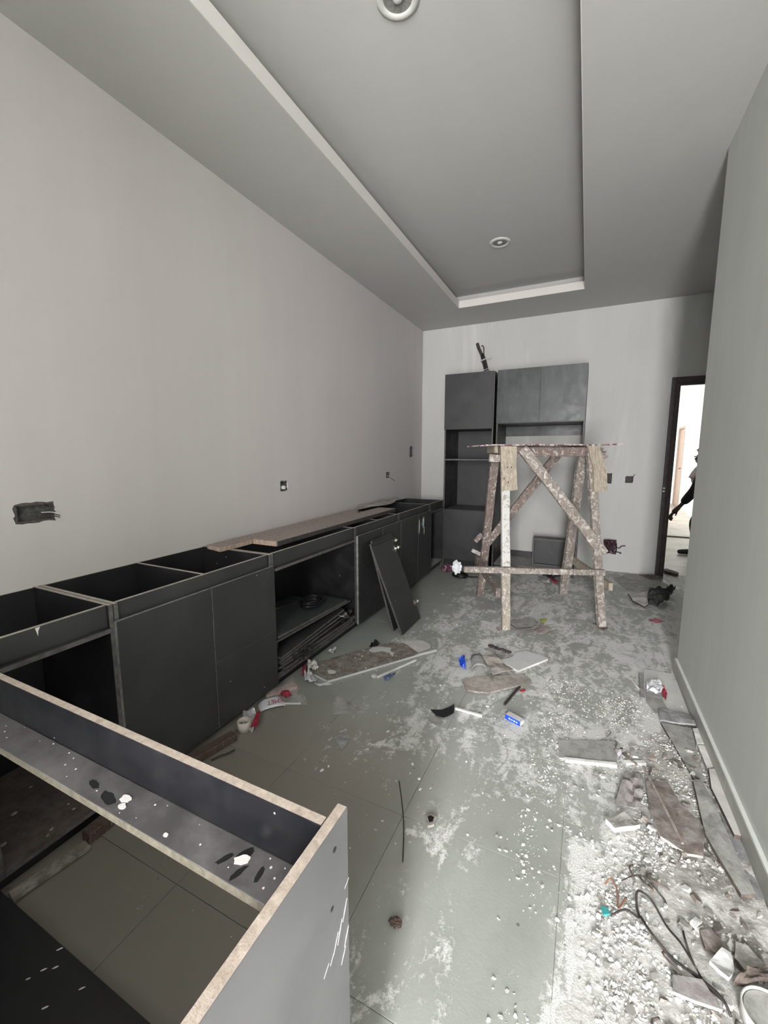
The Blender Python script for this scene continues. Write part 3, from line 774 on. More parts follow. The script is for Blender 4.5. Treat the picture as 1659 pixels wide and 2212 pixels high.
# scratches on the outer face of the end panel
for i, (y, z, l, wd) in enumerate(((0.508, 0.655, 0.034, 0.0016), (0.492, 0.632, 0.038, 0.0018), (0.480, 0.625, 0.030, 0.0012), (0.512, 0.60, 0.03, 0.0022), (0.47, 0.612, 0.016, 0.001), (0.502, 0.575, 0.022, 0.0018), (0.452, 0.61, 0.012, 0.0012), (0.515, 0.70, 0.008, 0.0008))):
    bm = bmesh.new(); p0 = Vector((-0.3157, y + 0.006, z + l * 0.5)); p1 = Vector((-0.3157, y - 0.008, z - l * 0.4))
    vs = [bm.verts.new(p) for p in (p0, p0.lerp(p1, 0.5) + Vector((0, wd, 0)), p1, p0.lerp(p1, 0.5) - Vector((0, wd, 0)))]
    bm.faces.new(vs); r_ = bmesh.ops.extrude_face_region(bm, geom=list(bm.faces))
    for v in r_['geom']:
        if isinstance(v, bmesh.types.BMVert): v.co.x += 0.0004
    bmesh.ops.recalc_face_normals(bm, faces=bm.faces)
    mesh_from('scratch', bm, M['white_pl'], pn)
lathe('screw_hole', [(0.0, 0.0002), (0.0035, 0.0004), (0.0045, 0.0001)], (-0.3157, 0.480, 0.795), M['black'], pn, axis='X', seg=14)
lathe('screw_hole', [(0.0, 0.0002), (0.003, 0.0004), (0.004, 0.0001)], (-0.3157, 0.470, 0.70), M['black'], pn, axis='X', seg=14)

# ================================================================== TALL CABINETS on the far wall
YT, YK = 5.05, YF - 0.004
tc = thing('tall_cabinet', 'tall charcoal cabinet with open niche and shelf in the far left corner', 'cabinet', (-1.31, 5.35, 0))
xa, xb = -1.608, -1.012
YS = YT + 0.019
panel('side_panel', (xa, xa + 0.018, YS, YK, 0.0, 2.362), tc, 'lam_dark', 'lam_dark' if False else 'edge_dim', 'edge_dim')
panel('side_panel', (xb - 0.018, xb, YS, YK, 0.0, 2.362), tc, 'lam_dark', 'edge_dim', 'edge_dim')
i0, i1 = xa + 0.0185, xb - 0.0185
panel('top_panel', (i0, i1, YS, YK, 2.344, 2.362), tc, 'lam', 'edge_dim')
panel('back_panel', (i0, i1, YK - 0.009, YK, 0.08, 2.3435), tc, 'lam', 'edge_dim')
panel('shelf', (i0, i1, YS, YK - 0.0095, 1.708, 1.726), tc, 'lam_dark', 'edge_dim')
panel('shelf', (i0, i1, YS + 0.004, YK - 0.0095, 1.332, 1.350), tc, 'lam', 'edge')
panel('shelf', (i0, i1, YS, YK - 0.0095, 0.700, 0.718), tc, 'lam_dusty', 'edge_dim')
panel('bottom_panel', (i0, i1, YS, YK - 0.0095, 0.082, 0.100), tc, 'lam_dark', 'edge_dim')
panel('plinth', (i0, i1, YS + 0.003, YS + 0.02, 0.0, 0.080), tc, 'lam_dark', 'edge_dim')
panel('door', (xa + 0.001, xb - 0.012, YT, YT + 0.0185, 1.706, 2.362), tc, 'lam', 'edge_dim', 'edge_dim')
panel('door', (xa + 0.001, xb - 0.006, YT, YT + 0.0185, 0.085, 0.714), tc, 'lam', 'edge_dim', 'edge_dim')

fc = thing('tall_cabinet', 'fridge surround cabinet: two smeared upper doors over an empty bay', 'cabinet', (-0.51, 5.35, 0))
xa, xb = -0.980, -0.040
panel('side_panel', (xa, xa + 0.018, YS, YK, 0.0, 2.355), fc, 'lam_dark', 'edge_dim', 'edge_dim')
panel('side_panel', (xb - 0.018, xb, YS, YK, 0.0, 2.355), fc, 'lam_dark', 'edge_dim', 'edge_dim')
i0, i1 = xa + 0.0185, xb - 0.0185
panel('top_panel', (i0, i1, YS, YK, 2.337, 2.355), fc, 'lam', 'edge_dim')
panel('shelf', (i0, i1, YS, YK, 1.758, 1.776), fc, 'lam', 'edge_dim')
panel('back_panel', (i0, i1, YK - 0.012, YK, 1.636, 1.7575), fc, 'lam_smear', 'edge_dim')
panel('back_panel', (i0, i1, YK - 0.012, YK, 1.7765, 2.3365), fc, 'lam_dark', 'edge_dim')
panel('door', (xa + 0.001, -0.5105, YT, YT + 0.0185, 1.764, 2.362), fc, 'lam_smear', 'edge_dim', 'edge_dim')
panel('door', (-0.5095, xb - 0.001, YT, YT + 0.0185, 1.764, 2.362), fc, 'lam_smear', 'edge_dim', 'edge_dim')
panel('back_rail', (i0, i1, YK - 0.018, YK, 0.0785, 0.150), fc, 'lam', 'edge_dim')
bp = panel('bottom_panel', (i0, i1, YS + 0.05, YK, 0.060, 0.078), fc, 'lam_dusty', 'edge_dim')
bp.data.materials[0] = M['slab_grey']
panel('plinth', (i0, i1, YS + 0.06, YS + 0.076, 0.0, 0.0595), fc, 'lam_dark', 'edge_dim')

db = thing('drawer_box', 'loose charcoal box standing on its side in the fridge bay', 'box', (-0.33, 5.35, 0.078))
x0, x1, y0, y1, z0, z1 = -0.528, -0.128, 5.235, 5.40, 0.0785, 0.408
panel('side', (x0, x0 + 0.018, y0, y1, z0, z1 - 0.0185), db, 'lam', 'edge_dim')
panel('side', (x1 - 0.018, x1, y0, y1, z0, z1 - 0.0185), db, 'lam', 'edge_dim')
panel('top', (x0, x1, y0, y1, z1 - 0.018, z1), db, 'lam', 'edge_dim')
panel('bottom', (x0 + 0.0185, x1 - 0.0185, y0, y1, z0, z0 + 0.018), db, 'lam', 'edge_dim')
panel('back', (x0 + 0.0185, x1 - 0.0185, y0 + 0.03, y0 + 0.042, z0 + 0.0185, z1 - 0.0185), db, 'lam', 'edge_dim')

# cable bundle rising behind the tall cabinet
cb = thing('cable_bundle', 'thick black cable bundle tied with white cord, rising above the tall cabinet', 'cable', (-1.22, 5.58, 2.364))
pts = [(-1.205, 5.56, 2.364), (-1.225, 5.56, 2.47), (-1.262, 5.56, 2.60), (-1.290, 5.565, 2.68)]
for k in range(5):
    a = 2 * PI * k / 5; d = Vector((math.cos(a) * 0.017, math.sin(a) * 0.014, 0))
    tube('cable', [Vector(p) + d * (1 if i < 3 else 0.5) for i, p in enumerate(pts)], 0.013, M['black'], cb)
tube('taped_end', [(-1.285, 5.563, 2.66), (-1.318, 5.565, 2.725), (-1.338, 5.566, 2.77), (-1.352, 5.567, 2.815)], 0.02, M['wire_dark'], cb, radii=None)
tube('loose_wire', [(-1.262, 5.56, 2.62), (-1.262, 5.555, 2.70), (-1.268, 5.55, 2.765), (-1.295, 5.55, 2.775)], 0.006, M['black'], cb)
def tie(c, r, rz, mat, turns, pitch, parent, name):
    P_ = []
    for i in range(int(turns * 16) + 1):
        a = 2 * PI * i / 16; P_.append(Vector((c[0] + r * math.cos(a) - 0.28 * pitch * i / 16, c[1] + r * 0.9 * math.sin(a), c[2] + pitch * i / 16 + rz * math.cos(a))))
    tube(name, P_, 0.0035, mat, parent, n=1, sides=5)
tie((-1.208, 5.56, 2.39), 0.043, 0.012, M['wire_white'], 4, 0.022, cb, 'white_cord')
tie((-1.258, 5.56, 2.585), 0.036, 0.012, M['wire_white'], 2, 0.010, cb, 'white_cord')
tube('white_cord', [(-1.225, 5.54, 2.60), (-1.19, 5.535, 2.62), (-1.165, 5.54, 2.612), (-1.15, 5.545, 2.625)], 0.004, M['wire_white'], cb)
tag(centre(tube('conduit_cord', [(-1.232, 5.636, 3.0755), (-1.236, 5.634, 2.9), (-1.238, 5.63, 2.75), (-1.236, 5.59, 2.625)], 0.006, M['wire_white'])), 'thin pale cord running down the far wall from the ceiling to the cable bundle', 'cord')
# tangle of dark purple cables coming out of the wall
tg = thing('cable_tangle', 'tangle of dark purple cables sticking out low on the far wall beside the trestle', 'cable', (0.32, 5.60, 0.22))
rnd = random.Random(4)
for k in range(9):
    P_ = [(0.29 + rnd.uniform(-0.03, 0.03), 5.636, 0.31 + rnd.uniform(-0.04, 0.04))]
    for q in range(7): P_.append((0.305 + rnd.uniform(-0.065, 0.075), 5.60 + rnd.uniform(-0.035, 0.028), 0.31 + rnd.uniform(-0.085, 0.085)))
    if k < 2: P_ += [(0.40, 5.60, 0.30 - k * 0.05), (0.43, 5.60, 0.325 - k * 0.08), (0.47 - k * 0.05, 5.59, 0.335 - k * 0.1)]
    tube('cable', P_, 0.0055, M['purple'], tg, n=5, sides=6)
# ================================================================== HINGES, LOOSE PANELS
def hinge(parent, c, u, v, n, name='hinge'):
    """concealed hinge: cup, arm and mounting plate; u along the door edge normal (outwards), v along the edge, n off the panel"""
    c, u, v, n = Vector(c), Vector(u).normalized(), Vector(v).normalized(), Vector(n).normalized()
    bm = bmesh.new()
    def bx(o, a, b_, d):   # centred box
        vs = [bm.verts.new(o + u * x * a / 2 + v * y * b_ / 2 + n * z * d / 2) for x in (-1, 1) for y in (-1, 1) for z in (-1, 1)]
        for q in ((0, 1, 3, 2), (4, 6, 7, 5), (0, 4, 5, 1), (2, 3, 7, 6), (0, 2, 6, 4), (1, 5, 7, 3)): bm.faces.new([vs[k] for k in q])
    ring0, ring1 = [], []
    for k in range(14):
        a = 2 * PI * k / 14; d = u * math.cos(a) * 0.014 + v * math.sin(a) * 0.014
        ring0.append(bm.verts.new(c + d)); ring1.append(bm.verts.new(c + d + n * 0.004))
    for k in range(14): bm.faces.new((ring0[k], ring0[(k + 1) % 14], ring1[(k + 1) % 14], ring1[k]))
    bm.faces.new(ring1); bm.faces.new(ring0[::-1])
    bx(c + n * 0.002, 0.012, 0.048, 0.002)
    bx(c + u * 0.028 + n * 0.012, 0.050, 0.013, 0.010)
    bx(c + u * 0.050 + n * 0.016, 0.026, 0.016, 0.014)
    bx(c + u * 0.052 + n * 0.006, 0.014, 0.040, 0.003)
    bmesh.ops.recalc_face_normals(bm, faces=bm.faces)
    return mesh_from(name, bm, M['steel'], parent)
def slab_part(name, c0, e, up, w_, h_, th, parent, mats):
    """panel with corner c0, edges e (width) and up (height), thickness towards +normal"""
    e, up = Vector(e).normalized(), Vector(up).normalized(); n = e.cross(up).normalized()
    bm = bmesh.new(); vs = [bm.verts.new(Vector(c0) + e * x * w_ + up * y * h_ + n * z * th) for x in (0, 1) for y in (0, 1) for z in (0, 1)]
    for i, q in enumerate(((0, 1, 3, 2), (4, 6, 7, 5), (0, 4, 5, 1), (2, 3, 7, 6), (0, 2, 6, 4), (1, 5, 7, 3))):
        bm.faces.new([vs[k] for k in q]).material_index = 0 if i >= 4 else 1
    bmesh.ops.recalc_face_normals(bm, faces=bm.faces)
    bmesh.ops.bevel(bm, geom=list(bm.edges), offset=0.0012, segments=1, affect='EDGES')
    return mesh_from(name, bm, mats, parent), e, up, n
# the leaning doors
def leaning(label, b1, t1, w_, hinges, h_=None, ye=(0, 1, 0)):
    b1, t1 = Vector(b1), Vector(t1)
    t = thing('loose_door', label, 'panel', b1, 'loose cabinet doors leaning on the base cabinets')
    up = t1 - b1
    p_, e, u_, n = slab_part('board', b1, ye, up, w_, h_ or up.length, 0.016, t, [M['lam'], M['edge']])
    for fr in hinges:
        c = b1 + e * (w_ - 0.022) + u_ * (up.length * fr) + n * 0.0165
        hinge(p_, c, e, u_, n)
    return t, e, u_, n
leaning('front door panel leaning with two steel hinges on its right edge', (-1.226, 2.853, 0.0), (-1.496, 2.853, 0.672), 0.395, (0.88, 0.20))
leaning('thin door panel leaning second, just behind the hinged one', (-1.322, 2.900, 0.0), (-1.527, 2.900, 0.690), 0.375, ())
leaning('rearmost leaning door panel, its top corner showing above the others', (-1.376, 2.975, 0.0), (-1.556, 2.975, 0.700), 0.385, (0.90,))

# the stack of panels inside the open base cabinet
gs = 'loose panels stacked in the open base cabinet'
def stacked(label, x0, x1, y0, y1, zl, zr, skew=0.0, th=0.0165, rot=0.0):
    t = thing('loose_panel', label, 'panel', ((x0 + x1) / 2, (y0 + y1) / 2, min(zl, zr)), gs)
    bm = bmesh.new()
    cxm, cym = (x0 + x1) / 2, (y0 + y1) / 2
    vs = []
    for x in (x0, x1):
        for y_ in (y0, y1):
            for z in (0, 1):
                zz = (zl if y_ == y0 else zr) + z * th + (skew if x == x0 else 0)
                dx, dy = x - cxm, y_ - cym
                vs.append(bm.verts.new((cxm + dx * math.cos(rot) - dy * math.sin(rot), cym + dx * math.sin(rot) + dy * math.cos(rot), zz)))
    for i, q in enumerate(((0, 1, 3, 2), (4, 6, 7, 5), (0, 4, 5, 1), (2, 3, 7, 6), (0, 2, 6, 4), (1, 5, 7, 3))):
        bm.faces.new([vs[k] for k in q]).material_index = 0 if i >= 4 else 1
    bmesh.ops.recalc_face_normals(bm, faces=bm.faces)
    bmesh.ops.bevel(bm, geom=list(bm.edges), offset=0.001, segments=1, affect='EDGES')
    mesh_from('board', bm, [M['lam_smear'] if 'top' in label else M['lam'], M['edge']], t)
    return t
stacked('lowest panel of the stack in the open cabinet, lying on the cabinet floor', -2.02, -1.600, 1.850, 2.700, 0.0795, 0.0795)
stacked('second panel from the bottom of the stack', -2.00, -1.585, 1.900, 2.740, 0.0975, 0.0975, rot=0.01)
stacked('third panel from the bottom of the stack, reaching furthest right', -2.03, -1.590, 1.860, 2.745, 0.116, 0.118, rot=-0.01)
stacked('fourth panel from the bottom of the stack', -2.01, -1.600, 1.880, 2.660, 0.135, 0.152, rot=0.015)
stacked('fifth panel from the bottom, its right end raised', -2.00, -1.592, 1.870, 2.640, 0.156, 0.196)
stacked('sixth panel from the bottom, with paint specks, below the gap in the stack', -1.99, -1.585, 1.866, 2.600, 0.178, 0.232)
stacked('second panel from the top of the stack, jutting out at the right', -1.90, -1.600, 1.852, 2.720, 0.288, 0.262)
stacked('top panel of the stack, smooth grey with the black coil lying on it', -1.90, -1.585, 1.845, 2.640, 0.318, 0.290)
stacked('narrow panel lying raised behind the top of the stack', -2.06, -1.93, 1.845, 2.60, 0.345, 0.262)
for i, (y, z) in enumerate(((1.90, 0.2), (2.02, 0.21), (2.50, 0.235), (2.60, 0.238))):
    pass
# support blocks (small offcuts) that keep the upper panels apart from the lower ones
for (x, y, z0, z1, lb) in ((-1.70, 1.92, 0.2025, 0.2845, 'small dark offcut block propping the upper panels at the left'), (-1.75, 2.56, 0.2485, 0.2625, 'thin dark offcut propping the upper panels at the right')):
    o = tag(centre(box('offcut_block', (x - 0.03, x + 0.03, y - 0.025, y + 0.025, z0, z1), M['lam'])), lb, 'block')
# piles of hinges tossed on the stack edge
def hinge_pile(label, c, n_, spread, seed, z):
    t = thing('hinge_pile', label, 'hinges', (c[0], c[1], z), 'piles of hinges in the open cabinet')
    rnd = random.Random(seed)
    for k in range(n_):
        a = rnd.uniform(0, 6.28); u = Vector((math.cos(a), math.sin(a), rnd.uniform(-0.3, 0.5))); v = u.cross(Vector((rnd.uniform(-0.3, 0.3), rnd.uniform(-0.3, 0.3), 1))).normalized(); nn = u.cross(v)
        if nn.z < 0: nn = -nn
        o = hinge(t, (c[0] + rnd.uniform(-1, 1) * spread * 0.5, c[1] + rnd.uniform(-1, 1) * spread, z + 0.018 + rnd.uniform(0, 0.045)), u, v, nn)
        o.data.materials[0] = M['hinge_dark']
M['hinge_dark'] = plain('tarnished_hinge_metal', (0.10, 0.095, 0.09), 0.45, 0.5, 80, 0.7)
hinge_pile('pile of tarnished hinges at the front left of the stacked panels', (-1.585, 2.06), 9, 0.055, 2, 0.085)
hinge_pile('pile of tarnished hinges at the right end of the stacked panels', (-1.590, 2.62), 10, 0.06, 3, 0.138)
# black coil on top of the stack
bm = bmesh.new(); rnd = random.Random(9)
for k in range(9):
    P_ = []; r0 = rnd.uniform(0.055, 0.085); ph = rnd.uniform(0, 6)
    for q in range(25):
        a = 2 * PI * q / 24; P_.append(Vector((-1.725 + r0 * math.cos(a) * 0.95 + 0.006 * math.sin(3 * a + ph), 2.38 + r0 * 1.25 * math.sin(a), 0.3335 + 0.007 + rnd.uniform(0.0, 0.001) + 0.0036 * k + 0.004 * math.sin(2 * a + ph))))
    add_tube(bm, P_, 0.0048, 6)
bmesh.ops.recalc_face_normals(bm, faces=bm.faces)
tag(centre(mesh_from('cable_coil', bm, M['black'])), 'coil of glossy black cable lying on the top panel of the stack', 'cable')

# ================================================================== PLANKS AND SHEET ON TOP OF THE CABINETS
def plank(label, pts, z0, z1, mats, name='plank'):
    bm = bmesh.new(); lo = [bm.verts.new((x, y, z0)) for x, y in pts]; hi = [bm.verts.new((x, y, z1)) for x, y in pts]
    n = len(pts); bm.faces.new(lo[::-1]); bm.faces.new(hi)
    for k in range(n): bm.faces.new((lo[k], lo[(k + 1) % n], hi[(k + 1) % n], hi[k])).material_index = 1
    bmesh.ops.recalc_face_normals(bm, faces=bm.faces)
    bmesh.ops.bevel(bm, geom=list(bm.edges), offset=0.002, segments=1, affect='EDGES')
    return tag(centre(mesh_from(name, bm, mats)), label, 'plank')
plank('dusty plank with pinkish sawn end lying along the wall on the cabinet tops', [(-2.035, 1.765), (-1.895, 1.735), (-1.893, 3.35), (-1.985, 3.55), (-2.070, 3.55)], 0.8365, 0.862, [M['plank'], M['tw_pink']])
M['darkside'] = plain('dark_board_side', (0.05, 0.045, 0.042), 0.7, 0.4, 30)
pk = thing('plank', 'thicker plank with dark long side lying nearer the front of the cabinet tops', 'plank', (-1.80, 2.95, 0.8365))
panel('board', (-1.888, -1.700, 2.005, 3.80, 0.8370, 0.8680), pk, 'plank', 'darkside', 'darkside')
pk.children[0].data.materials[0] = M['plank']
box('sawn_end', (-1.886, -1.702, 1.996, 2.0045, 0.8375, 0.8675), M['tw_pink'], pk)
tag(centre(sheet('paper_sheet', [(-2.09, 3.70), (-1.98, 3.56), (-1.86, 4.02), (-1.97, 4.55), (-2.05, 4.62), (-2.10, 4.2)], 0.003, M['card'], z=0.872, crumple=0.018, cuts=4, freq=9, seed=3)), 'crumpled grey sheet lying on the far end of the planks', 'paper')

# ================================================================== WORK TRESTLE
TC = Vector((-0.34, 3.885, 0)); TA = Vector((0.729, 0.391, 0)).normalized(); TB = Vector((-TA.y, TA.x, 0))
def TP(a, b_, z): return TC + TA * a + TB * b_ + Vector((0, 0, z))
ts = thing('work_trestle', 'tall paint-splashed wooden trestle with four splayed legs and crossed braces', 'trestle', TC)
# legs
bar('leg', TP(-0.415, -0.42, 0.0), TP(-0.385, -0.135, 1.463), 0.066, 0.036, M['tw_white'], ts, up=TB, rough=0.0025, seg=10, seed=1)
bar('leg', TP(0.375, -0.42, 0.012), TP(0.335, -0.135, 1.463), 0.062, 0.040, M['tw'], ts, up=TB, rough=0.0025, seg=10, seed=2)
bar('leg', TP(-0.395, 0.42, 0.0), TP(-0.385, 0.110, 1.440), 0.070, 0.045, M['tw_red'], ts, up=TB, rough=0.003, seg=9, seed=3)
bar('leg', TP(0.455, 0.42, 0.0), TP(0.405, 0.110, 1.440), 0.080, 0.045, M['tw'], ts, up=TB, rough=0.003, seg=9, seed=4)
# beams under the top
bar('top_beam', TP(-0.365, -0.085, 1.425), TP(0.335, -0.085, 1.425), 0.036, 0.078, M['tw_red'], ts, rough=0.002, seg=6, seed=5)
bar('top_beam', TP(-0.44, 0.060, 1.435), TP(0.46, 0.060, 1.435), 0.036, 0.070, M['tw_red'], ts, rough=0.002, seg=6, seed=6)
# gusset boards nailed over the front leg tops
def gusset(a0, a1, b0, b1, z0, z1, mat, seed, lean):
    rnd = random.Random(seed); bm = bmesh.new(); K = 8
    edge_pts = [(a0, z1), (a1, z1)] + [(b1 + rnd.uniform(-0.004, 0.004), z1 + (z0 - z1) * 0.55)] + [(b1, z0)] + [(b1 - 0.05, z0 - 0.008), (b0, z0 - 0.004)] + [(b0 + rnd.uniform(-0.003, 0.003), z1 + (z0 - z1) * 0.5)]
    def B(z): return -0.150 - (1.463 - z) * 0.195
    fr = [bm.verts.new(TP(a, B(z) - 0.030, z)) for a, z in edge_pts]; bk = [bm.verts.new(TP(a, B(z) - 0.008, z)) for a, z in edge_pts]
    n = len(fr); bm.faces.new(fr); bm.faces.new(bk[::-1])
    for k in range(n): bm.faces.new((fr[k], fr[(k + 1) % n], bk[(k + 1) % n], bk[k]))
    bmesh.ops.recalc_face_normals(bm, faces=bm.faces)
    return mesh_from('gusset_board', bm, mat, ts)
g1_ = gusset(-0.434, -0.302, -0.436, -0.306, 1.120, 1.470, M['tw_tan'], 1, 0)
g2_ = gusset(0.292, 0.390, 0.330, 0.442, 1.105, 1.474, M['tw_tan'], 2, 0)
box('white_end_paint', (0, 0.001, 0, 0.001, 0, 0.001), M['putty'], ts) if False else None
for (a, z) in ((-0.384, 1.30), (-0.352, 1.30), (-0.415, 1.21), (-0.38, 1.18)):
    c = TP(a, -0.150 - (1.463 - z) * 0.195 - 0.0312, z)
    bar('nail', c, c - TB * 0.002, 0.007, 0.012, M['black'], ts, bevel=0)
# crossed braces
bar('brace', TP(-0.235, -0.125, 1.452), TP(0.400, -0.335, 0.600), 0.082, 0.034, M['tw'], ts, up=TB, rough=0.004, seg=12, seed=7)
bar('brace', TP(0.200, 0.165, 1.400), TP(-0.385, 0.345, 0.520), 0.072, 0.034, M['tw_red'], ts, up=TB, rough=0.003, seg=10, seed=8)
# low rail in front, sticking out at the left
bar('low_rail', TP(-0.760, -0.375, 0.497), TP(0.400, -0.365, 0.452), 0.032, 0.046, M['tw'], ts, rough=0.002, seg=10, seed=9)
# side stretchers
bar('side_stretcher', TP(-0.480, -0.395, 0.300), TP(-0.445, 0.400, 0.380), 0.036, 0.080, M['tw_red'], ts, rough=0.003, seg=6, seed=10)
bar('side_stretcher', TP(0.440, -0.400, 0.340), TP(0.515, 0.395, 0.370), 0.036, 0.066, M['tw_tan'], ts, rough=0.003, seg=6, seed=11)
# short top cleats
bar('cleat', TP(-0.505, -0.10, 1.375), TP(-0.310, -0.115, 1.362), 0.032, 0.062, M['tw'], ts, rough=0.002, seg=3, seed=12)
bar('cleat', TP(-0.445, -0.10, 1.445), TP(-0.440, 0.14, 1.445), 0.030, 0.060, M['tw_tan'], ts, rough=0.002, seg=2, seed=13)
bar('cleat', TP(0.445, -0.115, 1.430), TP(0.440, 0.14, 1.435), 0.034, 0.062, M['tw_red'], ts, rough=0.002, seg=2, seed=14)
bar('cleat', TP(0.400, -0.07, 1.350), TP(0.520, -0.07, 1.405), 0.030, 0.058, M['tw'], ts, rough=0.002, seg=2, seed=15)
bar('offcut', TP(-0.470, 0.385, 0.560), TP(-0.405, 0.395, 0.630), 0.030, 0.040, M['tw'], ts, rough=0.002, seg=2, seed=16)
bar('offcut', TP(-0.500, 0.375, 0.475), TP(-0.415, 0.385, 0.430), 0.030, 0.036, M['tw_white'], ts, rough=0.002, seg=2, seed=17)
# warped thin top board
bm = bmesh.new(); nx, ny = 26, 6; grid = []
for s in (0, 1):
    for i in range(nx + 1):
        for j in range(ny + 1):
            a = -0.605 + 1.21 * i / nx; b_ = -0.19 + 0.38 * j / ny
            if i == 0: a += 0.02 * math.sin(j * 1.7)
            if i == nx: a -= 0.02 * math.cos(j * 1.3)
            z = 1.4735 + 0.012 * (1 - ((a) / 0.4) ** 2 if abs(a) > 0.42 else 0.0) * 0.0 + 0.003 * math.sin(a * 9) ** 2
            if a < -0.42: z -= 0.05 * (-0.42 - a) ** 1.2
            if a > 0.42: z += 0.06 * (a - 0.42) ** 1.2
            grid.append(bm.verts.new(TP(a, b_, z + s * 0.011)))
def G(s, i, j): return grid[s * (nx + 1) * (ny + 1) + i * (ny + 1) + j]
for i in range(nx):
    for j in range(ny):
        for s in (0, 1): bm.faces.new((G(s, i, j), G(s, i + 1, j), G(s, i + 1, j + 1), G(s, i, j + 1)))
for i in range(nx):
    for j in (0, ny): bm.faces.new((G(0, i, j), G(0, i + 1, j), G(1, i + 1, j), G(1, i, j)))
for j in range(ny):
    for i in (0, nx): bm.faces.new((G(0, i, j), G(0, i, j + 1), G(1, i, j + 1), G(1, i, j)))
bmesh.ops.recalc_face_normals(bm, faces=bm.faces)
mesh_from('top_board', bm, painted_wood('splashed_red_top_board', (0.16, 0.07, 0.07), 0.6), ts)

